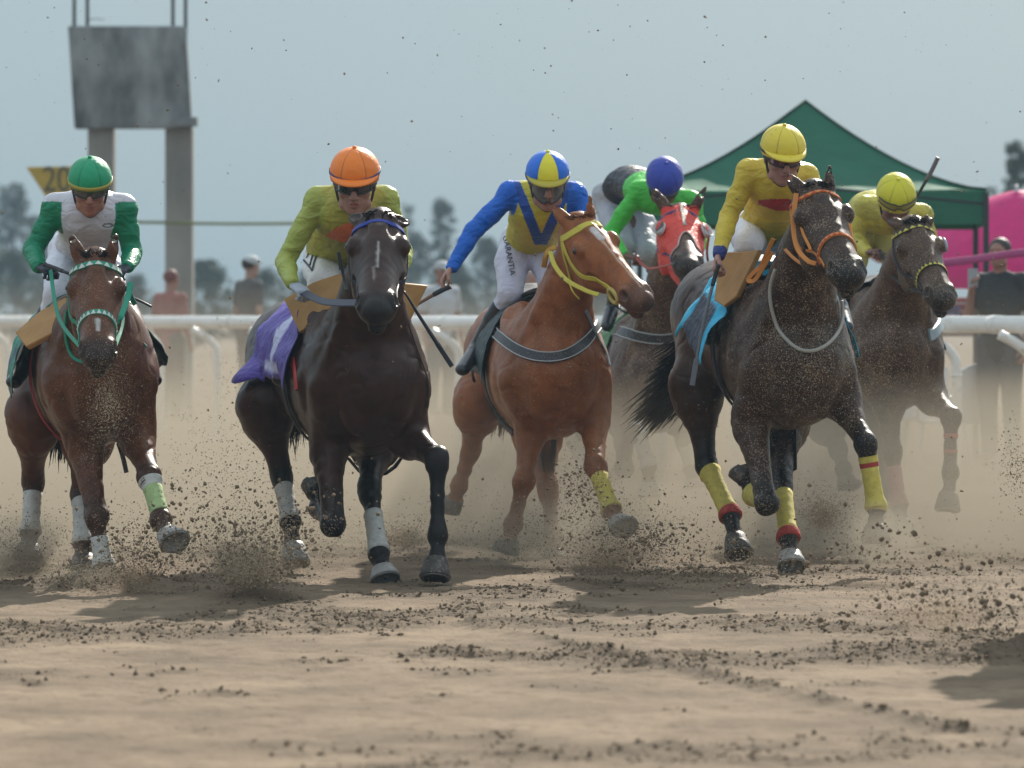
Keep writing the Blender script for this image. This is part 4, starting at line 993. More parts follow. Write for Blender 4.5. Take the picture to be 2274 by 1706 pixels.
# ---------------------------------------------------------------- the six riders
def base_pattern(body, sleeve_c):
    def f(V, x, z, sl, J):
        c = np.repeat(np.array(body)[None], len(V), 0); c[sl] = sleeve_c; return c
    return f
def seg_h(front, other=None, n=3):
    return lambda ph, th: front
def pat1(V, x, z, sl, J):
    c = np.repeat(np.array([[.78, .78, .86]]), len(V), 0); g = (.002, .27, .13)
    yoke = (V[:, 2] > J['SL'][2]+.032); c[sl & ~yoke] = g
    col_ = (np.linalg.norm((V-((J['SL']+J['SR'])/2+[0, -.03, .05]))*np.array([1, .7, 1]), axis=1) < .075); c[col_] = (.01, .10, .07)
    lg = (((x-.10)/.028)**2+((z+.055)/.011)**2 < 1) & (((x-.10)/.020)**2+((z+.055)/.006)**2 > 1) & (V[:, 1] < J['chest'][1]); c[lg] = (.10, .12, .09)
    return c
def pat2(V, x, z, sl, J):
    c = np.repeat(np.array([[.50, .47, .07]]), len(V), 0); c[sl] = (.46, .52, .10)
    k = (((x+.03)/.115)**2+((z+.105-.35*x)/.055)**2 < 1) & (V[:, 1] < J['chest'][1]); c[k] = (.88, .22, .08); return c
def pat3(V, x, z, sl, J):
    c = np.repeat(np.array([[.66, .58, .04]]), len(V), 0); b = (.008, .08, .42)
    ax_ = np.abs(x); v1 = (np.abs(ax_-np.maximum(.098+.42*(z-.02), .0)) < .030) & (z > -.20); c[v1] = b
    c[sl] = (.002, .15, .72); return c
def pat4(V, x, z, sl, J):
    c = np.repeat(np.array([[.08, .66, .07]]), len(V), 0)
    q_ = V-J['chest']; back = ((q_[:, 1] > .10) & (V[:, 2] > J['chest'][2]-.06) & (x < .08)) | ((q_[:, 1] > .22)); c[back] = (.018, .022, .04); return c
def pat5(V, x, z, sl, J):
    c = np.repeat(np.array([[.80, .60, .055]]), len(V), 0)
    k = (z < -.075-.10*np.maximum(-x, 0)*0) & (z > -.135+.35*(np.maximum(-x-.02, 0))) & (x > -.115) & (x < .16) & (V[:, 1] < J['chest'][1]) & ~sl; c[k] = (.52, .03, .03)
    lw = (np.linalg.norm(V-J['WL'], axis=1) < .055) & (V[:, 2] < J['WL'][2]+.05); c[lw] = (.01, .03, .22); return c
def pat6(V, x, z, sl, J):
    c = np.repeat(np.array([[.72, .64, .10]]), len(V), 0)
    m = fbm(V*7, 3, 4) > .22; c[m] *= .8; return c
blueh, yelh = (.002, .15, .72), (.78, .68, .025)
R1 = make_jockey(dict(key='green', Y0=28.4, hc=(200, 394, .22), hr=49, fd=(.05, -1, -.38), SL=(124, 462, .42), SR=(274, 464, .42), EL=(74, 556, .46), WL=(86, 592, .24), HL=(112, 600, .16),
    ER=(294, 562, .46), WR=(284, 592, .2), HR=(262, 604, .12), chest=(200, 478, .44), waist=(196, 530, .75), pelvis=(178, 556, 1.05), hipL=(146, 570, 1.0), hipR=(226, 570, 1.0), kneeL=(128, 655, .62), kneeR=(250, 660, .62),
    ankL=(60, 800, 1.0), toeL=(36, 838, .82), ankR=(322, 786, .95), toeR=(338, 832, .80), gloveL=(.012, .016, .03), gloveR=(.012, .016, .03), skin=(.38, .17, .12),
    pattern=pat1, helmet=lambda ph, th: (.002, .32, .14), band=((.42, .36, .06), 1.58, 1.78, .03), goggles=dict(k='clear', c=(.06, .05, .045), h=.020), brcol=(.75, .75, .85),
    label='jockey in white shirt with green sleeves and green helmet riding the bay horse'))
R2 = make_jockey(dict(key='orange', Y0=28.8, hc=(788, 380, .10), hr=56, fd=(-.02, -1, -.30), SL=(706, 446, .35), SR=(856, 446, .35), EL=(634, 580, .36), WL=(648, 630, .10), HL=(676, 650, .03),
    ER=(894, 560, .40), WR=(884, 612, .15), HR=(862, 636, .1), chest=(776, 474, .38), waist=(748, 536, .72), pelvis=(742, 570, 1.05), hipL=(716, 580, .98), hipR=(790, 580, .98), kneeL=(716, 628, .50), kneeR=(868, 645, .55),
    ankL=(640, 790, .95), toeL=(625, 830, .8), ankR=(905, 780, .95), toeR=(918, 815, .8), gloveL=(.40, .44, .50), gloveR=(.012, .016, .03), skin=(.40, .20, .15),
    pattern=pat2, helmet=lambda ph, th: (.92, .22, .012), peak=(.92, .22, .012), band=((.03, .03, .16), 1.42, 1.54, .14), goggles=dict(k='dark', c=(.008, .010, .014), h=.022), brcol=(.78, .76, .78),
    label='jockey in olive green shirt and orange helmet riding the dark brown horse'))
R3 = make_jockey(dict(key='blueyellow', Y0=31.3, hc=(1216, 382, .15), hr=49, fd=(.02, -1, -.34), SL=(1134, 432, .38), SR=(1276, 434, .38), EL=(1052, 512, .34), WL=(1004, 594, .28), HL=(978, 630, .25),
    ER=(1316, 520, .36), WR=(1296, 586, .1), HR=(1276, 606, .0), chest=(1203, 464, .42), waist=(1186, 510, .72), pelvis=(1180, 538, .98), hipL=(1140, 538, .92), hipR=(1212, 544, .92), kneeL=(1134, 650, .72), kneeR=(1228, 650, .68),
    ankL=(1060, 770, 1.0), toeL=(1032, 812, .78), ankR=(1322, 780, .95), toeR=(1336, 815, .8), skin=(.36, .19, .14), handL=dict(n=(.5, -.3, -1), s=(1, -.3, .4), curl=(30, 44, 66, 70)),
    pattern=pat3, helmet=lambda ph, th: (yelh if (abs(ph-math.pi/2) < .52 and th < 1.66) or (abs(ph-4.71) < .5) else blueh), peak=(.46, .38, .03), band=((.014, .02, .03), 1.60, 1.72, .02),
    goggles=dict(k='visor', c=(.30, .30, .30), h=.026, drop=.052, tr=.65), brcol=(.66, .66, .76),
    label='jockey in blue and yellow reaching one arm out to the side'))
R4 = make_jockey(dict(key='lime', Y0=36.7, hc=(1476, 392, .0), hr=42, fd=(.10, -1, -1.0), roll=0, SL=(1418, 428, .25), SR=(1536, 450, .25), EL=(1354, 520, .28), WL=(1384, 566, .05), HL=(1412, 572, 0),
    ER=(1556, 530, .30), WR=(1548, 566, .1), HR=(1530, 575, .1), chest=(1452, 432, .36), waist=(1405, 408, .80), pelvis=(1366, 440, 1.1), hipL=(1352, 458, 1.12), hipR=(1420, 468, 1.1), kneeL=(1384, 548, .62), kneeR=(1436, 560, .62),
    ankL=(1360, 680, 1.0), toeL=(1350, 715, .85), ankR=(1500, 680, 1.0), toeR=(1510, 715, .85), skin=(.16, .08, .06),
    pattern=pat4, helmet=lambda ph, th: (.02, .045, .38), goggles=dict(k='clear', c=(.06, .05, .045), h=.018), brcol=(.42, .44, .50),
    label='jockey crouching in bright green shirt with plain blue helmet'))
R5 = make_jockey(dict(key='yellowred', Y0=29.66, hc=(1739, 324, .10), hr=50, fd=(.16, -1, -.36), SL=(1664, 384, .36), SR=(1788, 394, .36), EL=(1618, 480, .38), WL=(1597, 566, .20), HL=(1584, 620, .14),
    ER=(1842, 470, .40), WR=(1810, 530, .15), HR=(1785, 548, .1), chest=(1735, 412, .42), waist=(1712, 486, .75), pelvis=(1694, 512, 1.0), hipL=(1664, 514, .96), hipR=(1745, 516, .96), kneeL=(1664, 540, .50), kneeR=(1790, 560, .55),
    ankL=(1590, 690, .95), toeL=(1578, 740, .8), ankR=(1865, 680, .95), toeR=(1876, 715, .8), skin=(.40, .20, .16), handL=dict(n=(1, -.2, 0), s=(.2, -1, 0), curl=(58, 62, 66, 70)),
    pattern=pat5, helmet=lambda ph, th: (.80, .62, .05), peak=(.80, .62, .05), band=((.03, .025, .03), 1.60, 1.72, .0), goggles=dict(k='amber', c=(.10, .02, .03), h=.022), brcol=(.78, .78, .86), dirt=.1,
    label='jockey in yellow shirt with red chest band under a large yellow helmet'))
R6 = make_jockey(dict(key='paleyellow', Y0=34.45, hc=(1990, 430, .05), hr=44, fd=(.08, -1, -.95), SL=(1922, 462, .35), SR=(2046, 480, .35), EL=(1898, 530, .42), WL=(1926, 562, .22), HL=(1954, 556, .12),
    ER=(2072, 560, .5), WR=(2050, 600, .3), HR=(2040, 610, .2), chest=(1964, 474, .45), waist=(1938, 466, .85), pelvis=(1930, 492, 1.15), hipL=(1900, 520, 1.1), hipR=(1968, 520, 1.1), kneeL=(1894, 610, .7), kneeR=(2010, 620, .7),
    ankL=(1880, 740, 1.0), toeL=(1875, 775, .85), ankR=(2060, 740, 1.0), toeR=(2068, 775, .85), skin=(.20, .10, .08),
    pattern=pat6, helmet=lambda ph, th: (.68, .62, .02), goggles=dict(k='yellow', c=(.30, .27, .04), h=.026, up=1.35), brcol=(.45, .40, .12), dirt=.5,
    label='jockey in pale yellow shirt bent low with goggles pushed up on a yellow helmet'))
# reins
rein(H1, R1.J['HL'], -1, M('strap_green')); rein(H1, R1.J['HR'], 1, M('strap_green'))
rein(H2, R2.J['HL'], -1, nv, .02, .046); rein(H2, R2.J['HR'], 1, nv)
rein(H3, R3.J['HR'], 1, yl); rein(H4, R4.J['HL'], -1, M('rein_red', (.35, .04, .03), .6)); rein(H4, R4.J['HR'], 1, M('rein_red'))
rein(H5, R5.J['HR'], 1, org); rein(H6, R6.J['HL'], -1, blk); rein(H6, R6.J['HR'], 1, blk)
hang(H4, [(1566, 500, -.4), (1574, 520, -.35), (1570, 560, -.3), (1574, 590, -.2)], .016, M('rein_red'), 'rein')
hang(H2, [(757, 600, -.55), (752, 560, -.55), (764, 620, -.55), (770, 646, -.7)], .016, blk, 'lash')
# whips
mq = lambda H, *q: [P(a, b, H.Y0+d) for a, b, d in q]
whip('riding_whip', 'short black whip held beside the green bridle', mq(H1, (100, 588, .13), (128, 598, .06), (158, 610, -.02), (230, 640, .3), (300, 664, .15), (336, 681, .1)), .011, .006, .3, flap=0)
whip('riding_whip', 'long dark blue whip pointing down beside the dark brown horse', mq(H2, (870, 620, .05), (900, 652, .1), (930, 700, .12), (978, 774, .15)), .007, .012, .3, flap=.026)
whip('riding_whip', 'brown whip in the outstretched hand of the blue and yellow jockey', mq(H3, (1000, 636, .2), (975, 648, .22), (940, 668, .24), (906, 690, .26)), .015, .007, .45, M('whip_tan', (.20, .11, .07), .6), flap=.03)
whip('riding_whip', 'grey whip hanging from the hand with the blue cuff', mq(H5, (1596, 588, .06), (1584, 628, .08), (1566, 700, .05), (1552, 770, .05), (1545, 810, .05)), .012, .008, .3, M('whip_grey', (.14, .15, .17), .5), flap=.028)
whip('riding_whip', 'whip raised above the yellow helmet on the right', mq(H6, (2083, 350, .0), (2066, 385, .02), (2040, 430, .05), (2012, 478, .1)), .014, .005, .45, hm=M('whip_grip_grey', (.16, .14, .15), .6, bump=.3), flap=0)
# small fittings seen on the riders
mb = MB(); j = R2
def on_solid(so_, a, b, y, d0=-.6, d1=1.2):
    X, h = so_.march([P(a, b, y+d0)], [P(a, b, y+d1)], 300); return X[0]
def cloth_lines(R, so_, Y, lines, w_, m, name, parent):
    mb = MB()
    for ln in lines:
        q = catmull([np.array([a, b, 0.]) for a, b in ln], 6) if len(ln) > 2 else [np.array([*ln[0], 0.])*(1-t)+np.array([*ln[1], 0.])*t for t in np.linspace(0, 1, 7)]
        X, h = so_.march([P(a, b, Y-.8) for a, b, _ in q], [P(a, b, Y+1.3) for a, b, _ in q], 400); X = X[h]
        if len(X) < 3: continue
        N_ = so_.grad(X); mb.add(*ribbon(X+N_*.006, N_, w_, .003))
    if mb.V: mb.build(name, parent, m, False)
ink = M('print_ink', (.02, .022, .035), .6)
cloth_lines(R2, R2.sbr, 28.8, [[(697, 545), (706, 556), (716, 566)], [(697, 545), (690, 558), (683, 574)], [(676, 578), (686, 590), (694, 602)], [(706, 560), (700, 580), (694, 602)], [(700, 556), (694, 574), (690, 590)]], .010, ink, 'trim_print', R2.br)
def text_mesh(s, size):
    cu = bpy.data.curves.new('t', 'FONT'); cu.body = s; cu.size = size; cu.extrude = .0012; cu.align_x = 'CENTER'; cu.align_y = 'CENTER'
    o = bpy.data.objects.new('t', cu); SC.collection.objects.link(o); dg = bpy.context.evaluated_depsgraph_get(); me = bpy.data.meshes.new_from_object(o.evaluated_get(dg))
    V = np.array([v.co[:] for v in me.vertices]); Fc = [tuple(p.vertices) for p in me.polygons]; bpy.data.objects.remove(o); bpy.data.meshes.remove(me); return V, Fc
def text_on(s, size, px, py, Y, ang, so_, parent, m, name, bold=1.0):
    """letters printed on cloth: laid on the surface under them"""
    V, Fc = text_mesh(s, size); c, s_ = math.cos(ang), math.sin(ang); o = P(px, py, Y)
    X = o[0]+(V[:, 0]*c-V[:, 1]*s_*bold); Z = o[2]+(V[:, 0]*s_+V[:, 1]*c*bold)
    A = np.stack([X, np.full(len(X), Y-.8), Z], 1); B = A.copy(); B[:, 1] = Y+1.4; H_, h = so_.march(A, B, 400); md = np.median(H_[h][:, 1]) if h.any() else Y
    H_[:, 1] = np.where(h, np.minimum(H_[:, 1], md+.05), md); H_[:, 1] -= .006+V[:, 2]*1.0
    return mesh(name, H_, Fc, parent, m, False)
text_on('GARANTIA', .046, 1130, 564, 31.3, -1.38, R3.sbr, R3.br, ink, 'printed_word')
# ---------------------------------------------------------------- ground
def gmask(X, Y):                          # where the crust is broken up
    p = np.stack([X, Y, 0*X], 1)
    m = fbm(p*np.array([.9, .8, 1]), 4, 41)*1.5+fbm(p*np.array([4, 3, 1]), 3, 31)*.9-.12
    dx = X-(.55-(Y-22.1)/3.9); fur = np.exp(-(dx/.055)**2)*((Y > 18.5) & (Y < 25))
    m = m+fur*.9+np.exp(-((Y-24.9)/.5)**2)*.25+np.exp(-((Y-22.6)/.35)**2)*.25*(X > -.5)
    m = m+(np.exp(-((Y-16.9)/1.3)**2)*.30+np.exp(-((Y-20.2)/.5)**2)*.18*(X < .2))*(.4+1.2*np.clip(fbm(p*np.array([2.6, 2.0, 1]), 2, 44), -.3, 1))
    for (x, y, r, a) in ((-2.02, 28.1, .5, .7), (-2.4, 29.8, .5, .5), (-1.25, 27.4, .5, .6), (-.62, 28.6, .5, .3), (.5, 28.6, .7, .5), (1.5, 28.6, .6, .5), (1.9, 24.0, .8, .5)):
        m = m+np.exp(-((X-x)**2+((Y-y)*.8)**2)/(r*r))*a
    return m, fur
def gheight(X, Y):
    p = np.stack([X, Y, 0*X], 1); near = np.clip(1-(Y-34)/14, 0, 1); m, fur = gmask(X, Y); mm = np.clip(m, 0, 1)
    h = fbm(p*np.array([.45, .30, 1]), 2, 21)*.010
    rid = 1-np.abs(fbm(p*np.array([7, 6, 1]), 3, 33))*2
    h = h+mm*near*(np.clip(rid-.35, 0, 1)*.030+fbm(p*np.array([17, 14, 1]), 2, 51)*.030)
    h = h+fbm(p*np.array([12, 9, 1]), 3, 55)*.013*near+fur*.02
    for (x, y, r, a) in ((-2.02, 28.3, .35, .08), (-2.4, 30, .4, .05), (-1.25, 27.4, .3, .05)):
        h = h+np.exp(-((X-x)**2+((Y-y)*.8)**2)/(r*r))*a*np.clip(fbm(p*7, 3, 71)+.8, 0, 2)
    return h-.012
def axis(vals):
    out = []
    for a, b, st in vals: out += list(np.arange(a, b, st))
    return np.array(out)
xs = axis([(-1500, -200, 260), (-200, -30, 17), (-30, -4.2, 1.2), (-4.2, 4.2, .026), (4.2, 30, 1.2), (30, 200, 17), (200, 1600, 260)])
ys = axis([(-60, 10, 7), (10, 14.5, .5), (14.5, 33, .030), (33, 46, .12), (46, 80, 1.0), (80, 400, 20), (400, 4200, 400)])
GX, GY = np.meshgrid(xs, ys); gx, gy = GX.ravel(), GY.ravel()
gz = gheight(gx, gy)*np.where((np.abs(gx) < 8) & (gy < 50), 1, .3)
gz = gz+np.clip((gy-(56-2.3*np.clip(gx, -6, 6)))/6, 0, 1)*.0
nx, ny = len(xs), len(ys); idx = np.arange(nx*ny).reshape(ny, nx)
Qd = np.stack([idx[:-1, :-1].ravel(), idx[:-1, 1:].ravel(), idx[1:, 1:].ravel(), idx[1:, :-1].ravel()], 1)
mk = np.clip(gmask(gx, gy)[0]*1.5+.05, 0, 1)*np.clip(1-(gy-40)/20, 0, 1); gcol = np.array([[.214, .158, .106]])*(1-mk[:, None]*.38)*(1+.10*fbm(np.stack([gx*6, gy*5, 0*gx], 1), 3, 91))[:, None]
gm = mat('sand_track', (.300, .218, .145), .95, attr=True, var=.28, vscale=1.3, bump=1.0, bscale=42, spec=.1)
N = gm.node_tree.nodes; Lk = gm.node_tree.links; b = N['Principled BSDF']
src = b.inputs['Base Color'].links[0].from_socket
tc = [n for n in N if n.type == 'TEX_COORD'][0]
n1 = N.new('ShaderNodeTexNoise'); n1.inputs['Scale'].default_value = 9; n1.inputs['Detail'].default_value = 8; n1.inputs['Roughness'].default_value = .75; Lk.new(tc.outputs['Object'], n1.inputs['Vector'])
r1 = N.new('ShaderNodeMapRange'); r1.inputs[1].default_value = .50; r1.inputs[2].default_value = .62; r1.inputs[4].default_value = .75; Lk.new(n1.outputs['Fac'], r1.inputs[0])
mi = N.new('ShaderNodeMixRGB'); mi.inputs[2].default_value = (.15, .105, .068, 1); Lk.new(r1.outputs[0], mi.inputs[0]); Lk.new(src, mi.inputs[1]); Lk.new(mi.outputs[0], b.inputs['Base Color'])
g_o = mesh('ground', np.stack([gx, gy, gz], 1), Qd, None, gm, True, gcol); g_o['kind'] = 'structure'

# clods lying on the track
ICO_V = np.array([(0, 0, 1), (.894, 0, .447), (.276, .851, .447), (-.724, .526, .447), (-.724, -.526, .447), (.276, -.851, .447),
                  (.724, .526, -.447), (-.276, .851, -.447), (-.894, 0, -.447), (-.276, -.851, -.447), (.724, -.526, -.447), (0, 0, -1)])
ICO_F = np.array([(0, 1, 2), (0, 2, 3), (0, 3, 4), (0, 4, 5), (0, 5, 1), (1, 6, 2), (2, 7, 3), (3, 8, 4), (4, 9, 5), (5, 10, 1),
                  (6, 7, 2), (7, 8, 3), (8, 9, 4), (9, 10, 5), (10, 6, 1), (11, 7, 6), (11, 8, 7), (11, 9, 8), (11, 10, 9), (11, 6, 10)])
OCT_V = np.array([(1, 0, 0), (0, 1, 0), (-1, 0, 0), (0, -1, 0), (0, 0, 1), (0, 0, -1.)])
OCT_F = np.array([(0, 1, 4), (1, 2, 4), (2, 3, 4), (3, 0, 4), (1, 0, 5), (2, 1, 5), (3, 2, 5), (0, 3, 5)])
def bits(name, C_, R_, m, label, big=True, squash=(1, 1, 1), cat='dirt'):
    C_ = np.asarray(C_); R_ = np.asarray(R_); n = len(C_); BV, BF = (ICO_V, ICO_F) if big else (OCT_V, OCT_F)
    k = len(BV); j = 1+(RNG.random((n, k, 1))-.5)*.9; st = 1+RNG.random((n, 1, 3))*np.array([.7, .5, .7])
    V = BV[None]*j*st*R_[:, None, None]*np.array(squash)
    a = RNG.random(n)*6.28; b_ = RNG.random(n)*6.28
    ca, sa = np.cos(a)[:, None], np.sin(a)[:, None]; V = np.stack([V[..., 0]*ca-V[..., 2]*sa, V[..., 1], V[..., 0]*sa+V[..., 2]*ca], -1)
    V = (V+C_[:, None]).reshape(-1, 3); Fq = (BF[None]+(np.arange(n)*k)[:, None, None]).reshape(-1, 3)
    o = mesh(name, V, Fq, None, m, False); tag(o, label, cat, kind='stuff'); return o
clod_m = mat('clod_earth', (.20, .145, .095), .95, var=.3, vscale=30, spec=.1)
clod_l = mat('clod_sand', (.22, .165, .11), .95, var=.3, vscale=30, spec=.1)
C_ = []; R_ = []
n = 230000; x = RNG.uniform(-3.2, 3.2, n); y = 14.5+(RNG.random(n)**.8)*20
pt_ok = gmask(x, y)[0] > .12+RNG.random(n)*.9
x, y = x[pt_ok], y[pt_ok]; r = .0018+.0075*RNG.random(len(x))**5
bits('scattered_clods', np.stack([x, y, gheight(x, y)+r*.3], 1), r, mat('crumb_earth', (.150, .108, .070), .95, var=.3, vscale=30, spec=.1), 'small dark clods of earth littering the raked sand of the track', big=False, squash=(1.3, 1, .75))

# ---------------------------------------------------------------- thrown dirt
def plume(px, py, Y, n, sx, sz, up=.0, left=0, rmin=.003, rmax=.012, pw=3, sy=.3):
    c = P(px, py, Y); n = int(n*1.7); pw = pw*3; rmin = min(rmin, .003)*.6; rmax = rmax*.48; t = RNG.random(n)**.8
    X = c[0]+RNG.normal(0, sx, n)*(.35+t)+left*t; Yv = c[1]+RNG.normal(0, sy, n); Z = c[2]+up*t+RNG.normal(0, sz, n)*(.3+t)
    k = Z > .01; return np.stack([X, Yv, Z], 1)[k], (rmin+(rmax-rmin)*RNG.random(n)**pw)[k]
def multi(L): a = [plume(**q) for q in L]; return np.concatenate([q[0] for q in a]), np.concatenate([q[1] for q in a])
C_, R_ = multi([dict(px=560, py=1300, Y=27.2, n=2600, sx=.20, sz=.10, up=.30, rmax=.016), dict(px=300, py=1290, Y=27.8, n=1300, sx=.16, sz=.08, up=.25, left=.05, rmax=.016),
                dict(px=200, py=1300, Y=28.2, n=900, sx=.18, sz=.05, up=.05, rmax=.018), dict(px=50, py=1230, Y=29.2, n=700, sx=.12, sz=.09, up=.1, rmax=.008),
                dict(px=1380, py=1240, Y=28.6, n=1500, sx=.30, sz=.14, up=.10, rmax=.016, pw=4), dict(px=1290, py=1090, Y=29.2, n=500, sx=.10, sz=.12, rmax=.013),
                dict(px=1440, py=1200, Y=28.4, n=400, sx=.10, sz=.05, rmax=.012), dict(px=1640, py=1280, Y=27.2, n=500, sx=.35, sz=.10, up=.08, rmax=.022, pw=4),
                dict(px=2050, py=1330, Y=24.0, n=600, sx=.24, sz=.12, up=.05, rmax=.020, pw=4), dict(px=2200, py=1380, Y=22.5, n=260, sx=.12, sz=.10, up=.1, rmax=.024, pw=4),
                dict(px=1900, py=1230, Y=26, n=200, sx=.25, sz=.12, rmax=.018), dict(px=2260, py=1040, Y=30, n=260, sx=.06, sz=.14, rmax=.010),
                dict(px=1830, py=1150, Y=31.5, n=900, sx=.10, sz=.08, up=.06, rmax=.006), dict(px=880, py=1200, Y=32, n=900, sx=.14, sz=.08, rmax=.007),
                dict(px=500, py=1060, Y=30.5, n=600, sx=.35, sz=.22, up=.1, rmax=.008), dict(px=1160, py=1200, Y=30, n=500, sx=.4, sz=.2, rmax=.008), dict(px=560, py=860, Y=31, n=260, sx=.12, sz=.25, rmax=.006)])
bits('flying_clods', C_, R_, clod_m, 'dark clods of earth and sand thrown up by the hooves')
n = 1500; px = RNG.uniform(0, 2274, n); py = 1250-1250*RNG.random(n)**.75; Yv = RNG.uniform(24, 36, n)
C_ = np.array([P(a, b, c) for a, b, c in zip(px, py, Yv)]); R_ = .0011+.0045*RNG.random(n)**8
bits('dirt_specks', C_, R_, clod_m, 'tiny dark specks of dirt flying in the air over the race', big=False)
C_, R_ = multi([dict(px=1790, py=800, Y=28.5, n=3800, sx=.24, sz=.28, rmin=.0014, rmax=.0042, sy=.35), dict(px=1960, py=820, Y=32.8, n=3600, sx=.26, sz=.30, rmin=.0014, rmax=.0045, sy=.35),
                dict(px=240, py=900, Y=27.4, n=2600, sx=.075, sz=.15, rmin=.0014, rmax=.0040, sy=.15), dict(px=1230, py=800, Y=30.2, n=1400, sx=.25, sz=.25, rmin=.0012, rmax=.004, sy=.35),
                dict(px=1450, py=750, Y=33, n=1200, sx=.25, sz=.3, rmin=.0014, rmax=.004, sy=.4), dict(px=560, py=1270, Y=27.0, n=5200, sx=.16, sz=.08, up=.14, rmin=.002, rmax=.006),
                dict(px=230, py=1290, Y=27.6, n=2200, sx=.2, sz=.06, up=.08, rmin=.002, rmax=.006), dict(px=2080, py=1380, Y=23.6, n=1600, sx=.28, sz=.10, up=.1, rmin=.002, rmax=.007),
                dict(px=1330, py=1230, Y=29, n=3000, sx=.28, sz=.12, up=.08, rmin=.002, rmax=.006), dict(px=1620, py=1250, Y=27.4, n=1500, sx=.4, sz=.1, rmin=.002, rmax=.006)])
bits('flying_sand', C_, R_, mat('sand_grain', (.42, .34, .23), .8, spec=.3), 'pale sand grains spraying in front of the horses', big=False)

# ---------------------------------------------------------------- dust hanging over the track
def vol(name, loc, sc, dens, label, core=.5, noise=.5, nscale=1.2, color=(.50, .445, .355), fall=None, cube=False):
    me = bpy.data.meshes.new(name); 
    if cube: V, Fc = box((0, 0, 0), 2, 2, 2)
    else: V, Fc = sphere((0, 0, 0), 1, 24, 14)
    me.from_pydata([tuple(v) for v in V], [], Fc); m = bpy.data.materials.new('dust_'+name); m.use_nodes = True
    N = m.node_tree.nodes; Lk = m.node_tree.links; N.remove(N['Principled BSDF']); pv = N.new('ShaderNodeVolumePrincipled'); Lk.new(pv.outputs[0], N['Material Output'].inputs['Volume'])
    pv.inputs['Color'].default_value = (*color, 1); pv.inputs['Anisotropy'].default_value = .05; pv.inputs['Density'].default_value = dens
    tc = N.new('ShaderNodeTexCoord'); g = N.new('ShaderNodeTexNoise'); g.inputs['Scale'].default_value = nscale; g.inputs['Detail'].default_value = 3
    mp = N.new('ShaderNodeMapping'); mp.inputs['Scale'].default_value = sc if not cube else (sc[0]*.5, sc[1]*.18, sc[2]*.9); Lk.new(tc.outputs['Object'], mp.inputs[0]); Lk.new(mp.outputs[0], g.inputs['Vector'])
    mr = N.new('ShaderNodeMapRange'); mr.inputs[1].default_value = .5-noise*.30; mr.inputs[2].default_value = .5+noise*.30; Lk.new(g.outputs['Fac'], mr.inputs[0])
    if cube:
        sp = N.new('ShaderNodeSeparateXYZ'); Lk.new(tc.outputs['Object'], sp.inputs[0]); f = N.new('ShaderNodeMapRange'); f.inputs[1].default_value = -1; f.inputs[2].default_value = 1
        f.inputs[3].default_value = 1; f.inputs[4].default_value = 0; Lk.new(sp.outputs['Z'], f.inputs[0]); pw = N.new('ShaderNodeMath'); pw.operation = 'POWER'; pw.inputs[1].default_value = fall; Lk.new(f.outputs[0], pw.inputs[0]); fo = pw.outputs[0]
    else:
        ln = N.new('ShaderNodeVectorMath'); ln.operation = 'LENGTH'; Lk.new(tc.outputs['Object'], ln.inputs[0]); f = N.new('ShaderNodeMapRange'); f.inputs[1].default_value = core; f.inputs[2].default_value = 1
        f.inputs[3].default_value = 1; f.inputs[4].default_value = 0; f.interpolation_type = 'SMOOTHSTEP'; Lk.new(ln.outputs['Value'], f.inputs[0]); fo = f.outputs[0]
    mu = N.new('ShaderNodeMath'); mu.operation = 'MULTIPLY'; Lk.new(mr.outputs[0], mu.inputs[0]); Lk.new(fo, mu.inputs[1]); m2 = N.new('ShaderNodeMath'); m2.operation = 'MULTIPLY'; m2.inputs[1].default_value = dens
    Lk.new(mu.outputs[0], m2.inputs[0]); Lk.new(m2.outputs[0], pv.inputs['Density']); me.materials.append(m)
    o = bpy.data.objects.new(name, me); SC.collection.objects.link(o); o.location = loc; o.scale = sc; tag(o, label, 'dust', kind='stuff'); return o
vol('dust_cloud', (0, 53, .75), (9, 14, .95), .16, 'tan dust hanging over the track between the horses and the rail', fall=1.3, cube=True, noise=.9, nscale=1.0)
vol('low_dust', (0, 35.1, .48), (8, 4.1, .56), 1.15, 'thin dust drifting round the legs at the back of the field', fall=1.2, cube=True, noise=.9, nscale=1.6)
def puff(px, py, Y, rx, ry, rz, d, lab, **k):
    c = P(px, py, Y); vol('dust_puff', tuple(c), (rx, ry, rz), d, lab, **k)
puff(1180, 1190, 30.6, .55, .5, .30, 3.2, 'tan dust swallowing the feet of the chestnut horse', core=.2)
puff(1340, 1180, 30.2, .50, .35, .26, 3.0, 'pale dust under the front of the chestnut horse', core=.2)
puff(1950, 1190, 29.0, .32, .4, .22, 4.0, 'dust around the yellow bandaged front foot', core=.3)
puff(50, 1220, 29.0, .36, .4, .26, 4.0, 'brown dust round the hind foot at the left edge', core=.3)
puff(1990, 1170, 33.6, .4, .4, .22, 2.5, 'dust at the pink bandaged foot on the right', core=.2)
puff(560, 1290, 27.3, .34, .3, .22, 2.6, 'sandy dust burst left of the dark brown horse', core=.3)
puff(200, 1290, 28.2, .30, .3, .12, 5.0, 'dust at the planted foot of the bay horse', core=.3)

